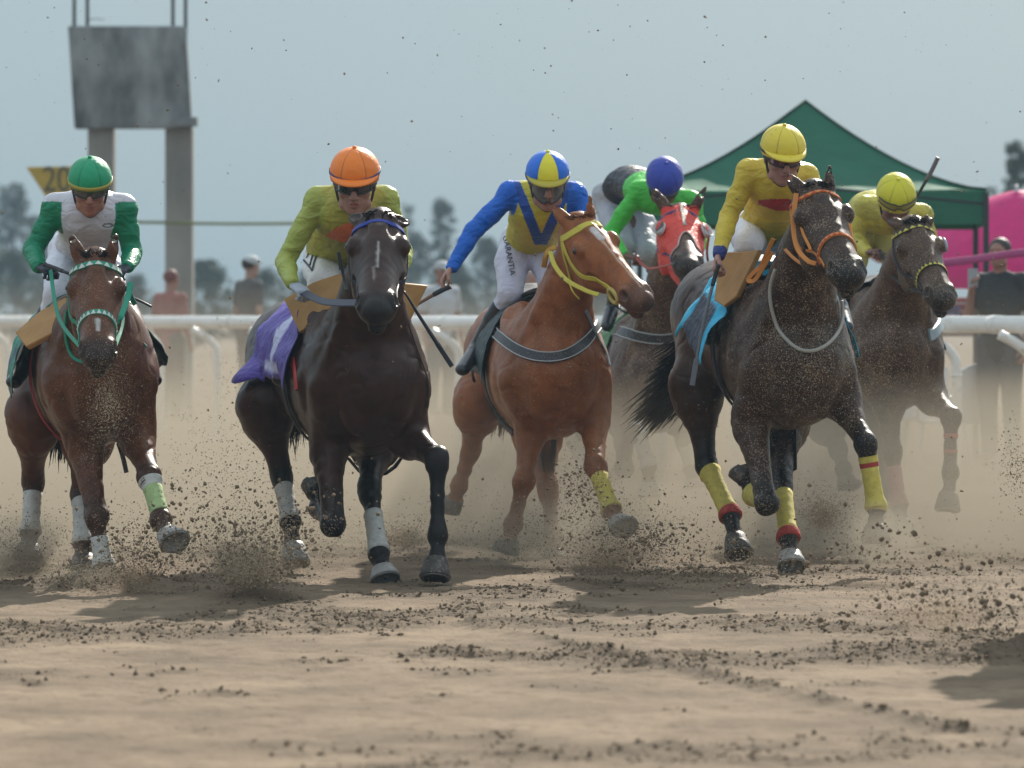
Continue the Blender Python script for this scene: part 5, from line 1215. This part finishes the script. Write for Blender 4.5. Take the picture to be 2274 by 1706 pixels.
for a in ((560, 1280, 27.1, .26, .25, .17, 'brown burst of thrown sand left of the planted bandaged foot'), (505, 1250, 27.6, .12, .2, .13, 'small brown burst of sand beside the larger one'), (300, 1285, 27.7, .16, .2, .10, 'brown burst of sand in front of the bay horse'),
          (50, 1250, 28.9, .20, .2, .12, 'dark sand burst at the left edge'), (1830, 1150, 31.5, .13, .2, .12, 'brown sand burst between the yellow bandaged feet'), (900, 1195, 32, .14, .2, .09, 'brown sand burst right of the dark brown horse'), (2090, 1370, 23.7, .30, .3, .10, 'brown spray of sand at the lower right'), (1370, 1240, 28.7, .26, .2, .12, 'brown sand spray in front of the chestnut horse')):
    puff(*a[:6], 11 if a[1] < 1340 else 2.5, a[6], core=.1, color=(.40, .30, .20), noise=.7, nscale=7)
# ---------------------------------------------------------------- rail along the far side of the track
def sR(px): return 190+95*px/2274
def RP(px, py): return P(px, py, F/sR(px))
wp = mat('rail_white', (.78, .78, .76), .35, var=.05, vscale=4, bump=.03, dirt=.12, dscale=18)
rail = empty('track_rail', (0, 54, 0), 'long white tubular rail along the far side of the track', 'rail')
q = [RP(px, HZ+(CAMZ-1.275)*sR(px)) for px in (-260, 400, 1100, 1700, 2560)]
q = [np.array([a[0], a[1], 1.275]) for a in q]
V, Fc = loft(q, [.068]*5, (0, 0, 1), 20); mesh('top_tube', V, Fc, rail, wp)
for px in (60, 513, 990, 1560, 2212):
    c = RP(px, 700); c[2] = 1.275; d = nz(q[-1]-q[0]); V, Fc = loft([c-d*.06, c+d*.06], [.074]*2, (0, 0, 1), 20); mesh('sleeve', V, Fc, rail, wp)
for px in (15, 110, 235, 357, 482, 612, 740, 880, 1020, 1165, 1315, 1470, 1630, 1790, 1955, 2124, 2296):
    c = RP(px, 700); x, y = c[0], c[1]; d = nz(q[-1]-q[0])
    pp = [np.array([x-.27, y, 1.20]), np.array([x-.13, y, 1.125]), np.array([x-.03, y, 1.03]), np.array([x, y, .90]), np.array([x, y, .4]), np.array([x, y, -.05])]
    V, Fc = loft(catmull(pp, 5), [.040]*26, (0, 1, 0), 14); po = mesh('rail_post', V, Fc, rail, wp)
    V, Fc = loft([np.array([x, y, .86]), np.array([x, y, .88])], [.046]*2, (0, 1, 0), 14); mesh('post_joint', V, Fc, po, wp)

# ---------------------------------------------------------------- concrete board tower, sign, cable
Yt = 74.0; st_ = F/Yt
conc = mat('old_concrete', (.23, .225, .205), .9, var=.35, vscale=1.6, bump=.35, bscale=14, stretch=(1, 1, .35))
conc_d = mat('board_concrete', (.17, .185, .19), .9, var=.8, vscale=2.6, bump=.3, bscale=12, stretch=(1, 1, .5))
tw = empty('concrete_tower', P(290, 930, Yt), 'weathered grey concrete board raised on two square pillars', 'tower')
for x0, x1 in ((192, 253), (364, 428)):
    a = P(x0, 700, Yt); b_ = P(x1, 700, Yt); mb = MB(); wdt = b_[0]-a[0]
    top = P(0, 284, Yt)[2]; V, Fc = box(((a[0]+b_[0])/2+wdt*.0, Yt+.3, top/2), wdt*.95, .42, top); mb.add(V, Fc); o = mb.build('pillar', tw, conc); bv = o.modifiers.new('b', 'BEVEL'); bv.width = .02
a = P(151, 58, Yt); b_ = P(427, 286, Yt); zc = (a[2]+b_[2])/2; hgt = a[2]-b_[2]
V, Fc = box(((a[0]+b_[0])/2+.0, Yt+.1, zc), (P(420, 0, Yt)-P(156, 0, Yt))[0]*.99, .26, hgt)
V = [v+np.array([(zc-v[2])/hgt*.085, 0, 0]) for v in V]
bd = mesh('board', V, Fc, tw, conc_d, False); bv = bd.modifiers.new('b', 'BEVEL'); bv.width = .015
c = P(412, 271, Yt); V, Fc = box(c, .32, .30, .11); mesh('ledge', V, Fc, tw, conc_d, False)
for px in (165, 194, 384, 412):
    a = P(px, 57, Yt+.1); V, Fc = loft([a-[0, 0, .3], a+[0, 0, 1.6]], [.024]*2, (1, 0, 0), 8); mesh('steel_bar', V, Fc, tw, M('bar_rust', (.045, .05, .045), .7), True)
V, Fc = loft([P(194, 44, Yt), P(212, 42, Yt), P(232, 44, Yt)], [.006]*3, (0, 0, 1), 6); mesh('wire_end', V, Fc, tw, M('bar_rust'))
Ys = 70.0; sg = empty('distance_sign', P(150, 900, Ys), 'yellow downward pointing triangle sign behind the green helmet', 'sign')
V0 = [P(58, 371, Ys), P(242, 368, Ys), P(152, 512, Ys)]
plate = slab('sign_plate', V0, .03, M('sign_yellow', (.42, .29, .035), .6, var=.1, vscale=5), sg, bev=.01)
V, Fc = text_mesh('200', .44); V = np.stack([V[:, 0]*.80+P(142, 0, Ys)[0], np.full(len(V), Ys-.022)-V[:, 2]*4, V[:, 1]*1.02+P(0, 401, Ys)[2]], 1); mesh('distance_number', V, Fc, plate, M('sign_ink', (.09, .085, .05), .7), False)
V, Fc = loft([P(152, 505, Ys+.06), P(152, 505, Ys+.06)*[1, 1, 0]], [.04]*2, (1, 0, 0), 8); mesh('sign_pole', V, Fc, sg, M('bar_rust'))
V, Fc = loft(catmull([P(225, 492, Yt+.1), P(330, 494, Yt-.1), P(520, 497, Yt-.2), P(800, 495, Yt-.2)], 6), [.020]*19, (0, 0, 1), 8)
tag(mesh('rope', V, Fc, None, M('rope_green', (.16, .18, .07), .8, bump=.5, bscale=60)), 'yellow green rope strung level from the concrete tower', 'rope')

# ---------------------------------------------------------------- canopy tent, umbrellas, chairs
Yc = 50.5; hw_ = 1.48
tc_ = P(1852, 0, Yc)[0]; tent = empty('canopy_tent', (tc_, Yc+1.2, 0), 'green pop up canopy tent with peaked roof behind the yellow jockeys', 'canopy')
gcl = mat('canopy_green', (.030, .19, .110), .75, var=.12, vscale=2, fold=.5, foldscale=2.5, bump=.1, transl=.35)
apex = P(1788, 226, Yc+1.5); ez = P(0, 424, Yc)[2]
rz = math.radians(-3); cx, cy = apex[0]+.02, Yc+1.5; hw_ = 1.58
cor = []
for (a, b_) in ((-1, -1), (1, -1), (1, 1), (-1, 1)):
    cor.append(np.array([cx+(a*math.cos(rz)-b_*math.sin(rz))*hw_, cy+(a*math.sin(rz)+b_*math.cos(rz))*hw_, ez]))
V = []; Fc = []; nr, nc = 14, 12
for e in range(4):
    A = cor[e]; B = cor[(e+1) % 4]; base = len(V)
    for i in range(nr+1):
        t = i/nr; prof = t**1.0
        for j in range(nc+1):
            u_ = j/nc; ed = A*(1-u_)+B*u_; p_ = apex*(1-t)+ed*t; zz = ez+(apex[2]-ez)*(1-t)**1.55
            zz -= .05*math.sin(math.pi*u_)*math.sin(math.pi*t)*1.2; zz += .012*math.sin(u_*23+e)*t
            V.append(np.array([p_[0], p_[1], zz]))
    for i in range(nr):
        for j in range(nc): a = base+i*(nc+1)+j; Fc.append((a, a+nc+1, a+nc+2, a+1))
n_ = len(V); V += [v-[0, 0, .012] for v in V]; Fc += [tuple(x+n_ for x in q_[::-1]) for q_ in Fc]
roof = mesh('roof_cloth', V, Fc, tent, gcl)
V = []; Fc = []
for e in range(4):
    A = cor[e]; B = cor[(e+1) % 4]; base = len(V)
    for j in range(25):
        u_ = j/24; p_ = A*(1-u_)+B*u_; o_ = nz([*(p_-np.array([cx, cy, 0]))[:2], 0])
        w_v = .008*math.sin(u_*31+e)
        V += [p_+o_*.004, p_+o_*(.01+w_v)-[0, 0, .30], p_+o_*(-.004+w_v)-[0, 0, .30], p_-o_*.006]
    for j in range(24):
        for k in range(3): a = base+j*4+k; Fc.append((a, a+4, a+5, a+1))
mesh('valance', V, Fc, roof, gcl, False)
for e in range(4):
    pp = [np.array([*(apex*(1-t)+cor[e]*t)[:2], ez+(apex[2]-ez)*(1-t)**1.55+.012]) for t in np.linspace(0, 1, 12)]
    V, Fc = loft(pp, [.012]*12, (0, 0, 1), 6); mesh('roof_seam', V, Fc, roof, M('seam_dark', (.008, .04, .03), .8))
    V, Fc = box(cor[e]*[1, 1, 0]+[0, 0, (ez-.02)/2], .05, .05, ez-.02, rz); mesh('leg', V, Fc, tent, M('tent_leg', (.02, .03, .032), .5), False)
    A = cor[e]-[0, 0, .12]; B = cor[(e+1) % 4]-[0, 0, .12]; V, Fc = loft([A, (A+B)/2+[0, 0, .16], B], [.014]*3, (0, 0, 1), 6); mesh('truss_bar', V, Fc, tent, M('tent_leg'), False)
def umbrella(px, py, Y, r, h, c, label, tilt=(0, 0), n=8, key='pink'):
    top = P(px, py, Y); root = empty('beach_umbrella', (top[0], top[1], 0), label, 'umbrella'); V = []; Fc = []; R_ = 10
    ax_ = nz(np.array([tilt[0], tilt[1], 1.0])); _, e1, e2 = frame(ax_, (1, 0, 0)); m = n*6
    for i in range(R_+1):
        t = i/R_
        for k in range(m):
            a = 2*math.pi*k/m; sc_ = 1-.045*abs(math.sin(a*n/2))**.8*t; V.append(top+(e1*math.cos(a)+e2*math.sin(a))*r*math.sin(t*1.15)/math.sin(1.15)*sc_-ax_*h*(t**1.3))
    for i in range(R_):
        for k in range(m): a = i*m+k; b_ = i*m+(k+1) % m; Fc.append((a, a+m, b_+m, b_))
    n_ = len(V); V += [v-ax_*.008 for v in V]; Fc += [tuple(x+n_ for x in q_[::-1]) for q_ in Fc]
    o = mesh('canopy', V, Fc, root, mat('umbrella_'+key, c, .6, var=.06, fold=.4, foldscale=3, transl=.4)); 
    for k in range(n):
        a = 2*math.pi*k/n; pp = [top+(e1*math.cos(a)+e2*math.sin(a))*r*math.sin(t*1.15)/math.sin(1.15)*1.0-ax_*(h*(t**1.3)+.016) for t in np.linspace(0, 1, 8)]
        V, Fc = loft(pp, [.008]*8, (0, 0, 1), 6); mesh('rib', V, Fc, o, M('umbrella_rib', (.35, .3, .32), .4))
    V, Fc = loft([top+ax_*.06, np.array([top[0]-ax_[0]*top[2], top[1]-ax_[1]*top[2], 0])], [.018]*2, (1, 0, 0), 10); mesh('pole', V, Fc, root, M('umbrella_pole', (.5, .48, .5), .4)); return root
umbrella(2258, 424, 55.0, 1.25, .66, (.80, .03, .27), 'large bright pink beach umbrella at the right edge', (-.10, -.25))
umbrella(2090, 486, 57.5, .90, .36, (.36, .15, .10), 'dull brown umbrella under the green canopy tent', (.15, -.3), key='brown')
tp = [P(2065, 588, 45.5), P(2150, 578, 45.2), P(2240, 565, 44.8), P(2330, 556, 44.5)]
V, Fc = ribbon(catmull(tp, 4), [np.array([0, -1, .3])]*13, .07, .006); tag(mesh('barrier_tape', V, Fc, None, M('tape_magenta', (.30, .015, .12), .5)), 'magenta barrier tape stretched in front of the person with a phone', 'tape')
def chair(px, py, Y, rz, label):
    root = empty('plastic_chair', (P(px, 0, Y)[0], Y, 0), label, 'chair', 'white plastic chairs behind the rail'); wm = M('chair_white', (.62, .64, .66), .4)
    c = np.array([P(px, 0, Y)[0], Y, 0.]); Rm = np.array([[math.cos(rz), -math.sin(rz), 0], [math.sin(rz), math.cos(rz), 0], [0, 0, 1]])
    T = lambda p: c+Rm@np.array(p, float)
    V, Fc = box((0, 0, .44), .46, .44, .03); mesh('seat', [T(v) for v in V], Fc, root, wm, False)
    mb = MB(); A_ = [T((x, .21+.10*(z-.45), z+(.06*(1-(x/.22)**2) if z > .8 else 0))) for z in (.45, .6, .75, .88) for x in (-.22, -.11, 0, .11, .22)]
    Fb = [(i*5+j, i*5+j+1, i*5+j+6, i*5+j+5) for i in range(3) for j in range(4)]; nb = len(A_); A2 = [a+Rm@np.array([0, .02, 0]) for a in A_]
    mb.add(A_+A2, Fb+[tuple(x+nb for x in f_[::-1]) for f_ in Fb]+[(i*5, i*5+5, i*5+5+nb, i*5+nb) for i in range(3)]+[(i*5+4+nb, i*5+9+nb, i*5+9, i*5+4) for i in range(3)]+[(15+j, 16+j, 16+j+nb, 15+j+nb) for j in range(4)]); mb.build('backrest', root, wm)
    for sx in (-1, 1):
        for sy in (-1, 1): V, Fc = loft([T((sx*.20, sy*.19, .44)), T((sx*.24, sy*.24, 0))], [.018]*2, (1, 0, 0), 8); mesh('leg', V, Fc, root, wm)
        V, Fc = loft([T((sx*.24, -.2, .44)), T((sx*.25, -.2, .64)), T((sx*.25, .1, .66)), T((sx*.23, .26, .64))], [.016]*4, (0, 0, 1), 8); mesh('armrest', V, Fc, root, wm)
chair(2078, 0, 50.0, .3, 'white plastic chair left of the other, behind the rail below the tent')
chair(2122, 0, 48.5, -2.4, 'white plastic chair nearest the right hand rail post')
def cooler(px, Y, c, label, key, z=0, sz=(.62, .38, .38), name='cool_box'):
    x = P(px, 0, Y)[0]; root = empty(name, (x, Y, 0), label, 'box'); V, Fc = box((x, Y, z+sz[2]*.42), sz[0], sz[1], sz[2]*.84); o = mesh('box_body', V, Fc, root, M('box_'+key, c, .4), False); o.modifiers.new('b', 'BEVEL').width = .02
    V, Fc = box((x, Y, z+sz[2]*.93), sz[0]*1.04, sz[1]*1.04, sz[2]*.14); o = mesh('lid', V, Fc, root, M('lid_'+key, tuple(min(1, v*1.3) for v in c), .4), False); o.modifiers.new('b', 'BEVEL').width = .015
    V, Fc = loft([np.array([x-sz[0]*.3, Y-sz[1]*.55, z+sz[2]*.7]), np.array([x-sz[0]*.3, Y-sz[1]*.62, z+sz[2]*.6]), np.array([x+sz[0]*.3, Y-sz[1]*.62, z+sz[2]*.6]), np.array([x+sz[0]*.3, Y-sz[1]*.55, z+sz[2]*.7])], [.010]*4, (0, 1, 0), 6); mesh('handle', V, Fc, root, M('chair_white'))
# folding table with boxes under the tent
tx = P(2100, 0, 56)[0]; tb_ = empty('folding_table', (tx, 56, 0), 'folding table under the green tent carrying two boxes', 'table')
V, Fc = box((tx, 56, 1.16), 1.5, .6, .04); mesh('table_top', V, Fc, tb_, M('table_grey', (.3, .3, .3), .5), False)
for a in (-1, 1):
    for b2 in (-1, 1): V, Fc = loft([np.array([tx+a*.65, 56+b2*.25, 1.15]), np.array([tx+a*.70, 56+b2*.27, 0])], [.016]*2, (1, 0, 0), 8); mesh('leg', V, Fc, tb_, M('tent_leg'))
cooler(2082, 55.9, (.03, .10, .42), 'blue box on the table behind the rail', 'blue', 1.18, (.42, .38, .26), 'storage_box')
cooler(2138, 56.0, (.35, .05, .07), 'dark red box on the table behind the rail', 'red', 1.18, (.40, .38, .34), 'storage_box')

# ---------------------------------------------------------------- the leaders just beyond the right edge, whose shadow falls into the picture
def copy_tree(o, parent=None, depth=0):
    c = o.copy(); SC.collection.objects.link(c)
    if parent is not None: c.parent = parent; c.matrix_parent_inverse = o.matrix_parent_inverse.copy()
    for ch in [x for x in ALL if x.parent == o]: copy_tree(ch, c, depth+1)
    return c
ALL = list(bpy.data.objects)
for o, lab in ((H6.root, 'dark horse just beyond the right edge whose shadow lies in the lower right corner'), (R6.root, 'rider of the horse just beyond the right edge')):
    c = copy_tree(o); c.location = Vector(o.location)+Vector((.42, -11.2, 0)); c['label'] = lab
# ---------------------------------------------------------------- onlookers
def onlooker(px, top, Y, h, label, shirt, trousers, skin=(.30, .15, .11), hair=(.03, .02, .016), cap=None, turn=0, arm=None, tall=0):
    x = P(px, 0, Y)[0]; ztop = P(0, top, Y)[2]; k = ztop/1.78 if not h else h/1.78; z0 = ztop-1.78*k
    f = np.array([math.sin(turn), -math.cos(turn), 0.]); s = np.array([math.cos(turn), math.sin(turn), 0.]); u = np.array([0, 0, 1.]); o = np.array([x, Y, z0])
    g = lambda a, b, c: o+(s*a+f*b+u*c)*k
    so_ = Solid(.011); root = empty('person', (x, Y, 0), label, 'person', 'onlookers standing behind the rail')
    hc = g(0, .03, 1.665)
    J = dict(shL=g(-.18, 0, 1.43), shR=g(.18, 0, 1.43), elL=g(-.24, -.02, 1.14), elR=g(.24, -.02, 1.14), wrL=g(-.24, .08, .90), wrR=g(.24, .08, .90))
    if arm:
        for a in arm: J['el'+a] = g((-1 if a == 'L' else 1)*.23, .10, 1.16); J['wr'+a] = g((-1 if a == 'L' else 1)*.12, .32, 1.38)
    def torso(so_, e):
        so_.chain([g(0, 0, .90), g(0, .01, 1.08), g(0, .01, 1.30), g(0, 0, 1.42)], [((.16+e)*k, (.115+e)*k), ((.145+e)*k, (.105+e)*k), ((.17+e)*k, (.12+e)*k), ((.12+e)*k, (.075+e)*k)], s, k=.03, sm=3)
        so_.chain([J['shL'], J['shR']], [(.055+e)*k]*2, u, k=.03)
        for a in 'LR': so_.chain([J['sh'+a], J['sh'+a]*.35+J['el'+a]*.65], [(.055+e)*k, (.047+e)*k], s, k=.02)
    torso(so_, -.006)
    for a in 'LR': so_.chain([J['sh'+a], J['el'+a], J['wr'+a]], [.050*k, .038*k, .026*k], s, k=.02); d = nz(J['wr'+a]-J['el'+a]); add_hand(so_, J['wr'+a], d, s*(1 if a == 'L' else -1), f, 35, k)
    for a in (-1, 1):
        so_.chain([g(a*.09, 0, .92), g(a*.10, .02, .50), g(a*.10, -.02, .08)], [.085*k, .055*k, .036*k], s, k=.03); so_.chain([g(a*.10, -.04, .05), g(a*.11, .16, .04)], [(.04, .035), (.04, .025)], s, k=.02)
    so_.chain([g(0, 0, 1.42), hc-f*.01-u*.05], [.056*k, .054*k], s, k=.03); add_head(so_, hc, f, u, s, k); so_.build(); V, Q = so_.verts()
    body = mesh('body', V, orient(V, Q), root, mat('skin_onlooker', skin, .55, var=.1, vscale=20))
    sh = Solid(.012); torso(sh, .012); sh.build(); V, Q = sh.verts(); mesh('shirt', wrinkle(sh, V, .006), orient(V, Q), root, mat('shirt_onlooker', shirt, .8, fold=.4, var=.08))
    tr = Solid(.012)
    for a in (-1, 1): tr.chain([g(a*.085, 0, .93), g(a*.10, .02, .50), g(a*.10, -.02, .09)], [.115*k, .078*k, .062*k], s, k=.03)
    tr.build(); V, Q = tr.verts(); mesh('trousers', V, orient(V, Q), root, mat('trousers_onlooker', trousers, .8, fold=.4))
    hr_ = Solid(.010); hr_.ell(hc+u*.028*k-f*.022*k, (.086*k, .098*k, .086*k), (s, f, u)); hr_.ell(hc+f*.08*k-u*.03*k, (.085*k, .07*k, .07*k), (s, f, u), k=.02, cut=True); hr_.build(); V, Q = hr_.verts(); mesh('hair', V+fbm(V*50, 2, 3)[:, None]*.006, orient(V, Q), root, mat('hair_onlooker', hair, .6, bump=.5, bscale=80))
    if cap:
        ca = Solid(.009); ca.ell(hc+u*.045*k-f*.005, (.094*k, .108*k, .075*k), (s, f, u)); ca.ell(hc-u*.07*k, (.2, .2, .09*k), (s, f, u), k=.008, cut=True); ca.chain([hc+f*.08*k+u*.035*k, hc+f*.165*k+u*.022*k], [(.062*k, .007), (.045*k, .006)], s, k=.008); ca.build(); V, Q = ca.verts(); mesh('cap', V, orient(V, Q), root, mat('cap_onlooker', cap, .7))
    return J, root, k
onlooker(378, 598, 69.0, 1.80, 'person in a dull red top standing behind the dusty left rail', (.26, .085, .075), (.08, .07, .07), hair=(.16, .05, .04), turn=2.5)
onlooker(553, 568, 68.0, 1.84, 'man in grey shirt and pale cap seen from behind, left of the purple saddle cloth', (.085, .082, .080), (.06, .06, .07), skin=(.34, .20, .15), cap=(.42, .45, .46), turn=2.2)
onlooker(978, 580, 66.0, 1.80, 'person in pale shirt and light cap behind the outstretched hand', (.45, .48, .52), (.1, .1, .12), cap=(.40, .42, .44), turn=.5)
J, rt, k_ = onlooker(2222, 527, 48.2, 1.90, 'person in black t shirt filming with a phone under the pink umbrella', (.012, .016, .020), (.03, .035, .05), turn=-.45, arm='L')
ph_c = J['wrL']+nz(J['wrL']-J['elL'])*.12; V, Fc = box(ph_c, .085, .012, .16, -.45); pr = mesh('mobile_phone', V, Fc, None, M('phone_grey', (.30, .31, .33), .3), False); tag(pr, 'phone held up by the person in the black t shirt', 'phone')
onlooker(1178, 598, 66.5, 1.76, 'person in light clothes seen between the legs of the blue and yellow jockey', (.50, .52, .54), (.1, .1, .12), hair=(.25, .22, .2), turn=.2)

# ---------------------------------------------------------------- trees and hedge
def tree(px, top, Y, w_, label, dens=1.0, seed=1, col=(.040, .062, .032), zb=None, name='tree', group='trees far beyond the track', trunk=True):
    r_ = np.random.default_rng(seed); x = P(px, 0, Y)[0]; zt = P(0, top, Y)[2]; wd = w_*Y/F; root = empty(name, (x, Y, 0), label, 'tree' if name == 'tree' else 'bush', group)
    nb = 120; cl = []
    for i in range(nb):
        t = r_.random()**.8; zz = zt*(.22+.74*t) if trunk else zt*(.1+.8*t); rr = wd*.5*(1-.65*max(0, t-.35)/.65)*r_.uniform(.3, 1); a = r_.random()*6.28
        cl.append((np.array([x+math.cos(a)*rr, Y+math.sin(a)*rr, zz]), wd*r_.uniform(.07, .13)))
    mb = MB()
    if trunk:
        mb.add(*loft([np.array([x, Y, -.1]), np.array([x+.1, Y, zt*.35]), np.array([x, Y, zt*.8])], [wd*.035, wd*.025, wd*.008], (1, 0, 0), 8))
        for c, r0 in cl[:12]: mb.add(*loft([np.array([x+.05, Y, zt*.3]), (np.array([x, Y, zt*.45])+c)/2, c], [wd*.014, wd*.009, wd*.003], (1, 0, 0), 5))
        mb.build('trunk', root, M('bark', (.07, .055, .045), .9, bump=.5, bscale=20), True)
    C_ = []; 
    for c, r0 in cl:
        n = int(75*dens); d = r_.normal(0, 1, (n, 3)); d /= np.linalg.norm(d, axis=1, keepdims=True); C_.append(c+d*(r0*r_.random((n, 1))**.4)*np.array([1, 1, .8]))
    C_ = np.concatenate(C_); n = len(C_); sz = wd*.022*r_.uniform(.5, 1.4, (n, 1)); a = r_.normal(0, 1, (n, 3)); b_ = r_.normal(0, 1, (n, 3)); a /= np.linalg.norm(a, axis=1, keepdims=True); b_ /= np.linalg.norm(b_, axis=1, keepdims=True)
    V = np.stack([C_-a*sz, C_-b_*sz*.6, C_+a*sz, C_+b_*sz*.6], 1).reshape(-1, 3); Q = np.arange(4*n).reshape(n, 4)
    cc = np.repeat((np.array(col)[None]*r_.uniform(.6, 1.5, (n, 1))), 4, 0); mesh('crown', V, Q, root, M('foliage', rough=.7, attr=True), False, cc)
tree(30, 398, 260, 150, 'hazy tree behind the left edge of the rail', seed=1); tree(85, 470, 250, 110, 'lower hazy tree behind the sign', seed=2)
tree(985, 432, 230, 105, 'tall hazy tree between the orange and the blue helmets', seed=3, dens=1.3); tree(905, 440, 240, 70, 'thin hazy tree right of the orange helmet', seed=4, dens=.5)
tree(925, 510, 220, 110, 'broad low hazy tree beside the blue sleeve', seed=5); tree(1080, 520, 225, 110, 'low hazy tree behind the outstretched arm', seed=6)
tree(2262, 300, 130, 130, 'dark tree above the pink umbrella at the right edge', seed=7, dens=1.6); tree(2200, 400, 135, 70, 'small dark tree beside the tent corner', seed=8)
for i, (px, tp_, wv_) in enumerate(((460, 562, 190), (590, 585, 150), (300, 590, 120), (700, 580, 160), (1010, 560, 160), (1160, 570, 160), (140, 560, 170), (1350, 590, 180), (20, 540, 160))):
    tree(px, tp_, 190+i*2, wv_, ['rounded dusky bush right of the concrete pillars', 'wide dusky bush behind the capped man', 'bush low between the concrete pillars', 'bush hidden behind the olive jockey', 'bush behind the capped onlooker in pale clothes', 'bush behind the blue and yellow jockey', 'bush behind the bay horse', 'bush behind the lime jockey', 'bush at the left edge below the hazy tree'][i], seed=20+i, dens=.8, name='bush', group='bushes along the far edge of the field', trunk=False)

# ---------------------------------------------------------------- air
V, Fc = box((0, 140, 9.5), 150, 310, 24); hz = mesh('haze', V, Fc, None, None, False); hz['kind'] = 'stuff'; hz['label'] = 'pale haze filling the air over the track'
m = bpy.data.materials.new('haze'); m.use_nodes = True; N = m.node_tree.nodes; N.remove(N['Principled BSDF']); pv = N.new('ShaderNodeVolumePrincipled'); m.node_tree.links.new(pv.outputs[0], N['Material Output'].inputs['Volume'])
pv.inputs['Color'].default_value = (.40, .58, .74, 1); pv.inputs['Density'].default_value = .0006; pv.inputs['Anisotropy'].default_value = .2; hz.data.materials.append(m)
for o in list(bpy.data.objects):
    if o.type == 'MESH' and o.parent is None and not o.get('kind') and not o.get('label'): print('UNLABELLED', o.name)
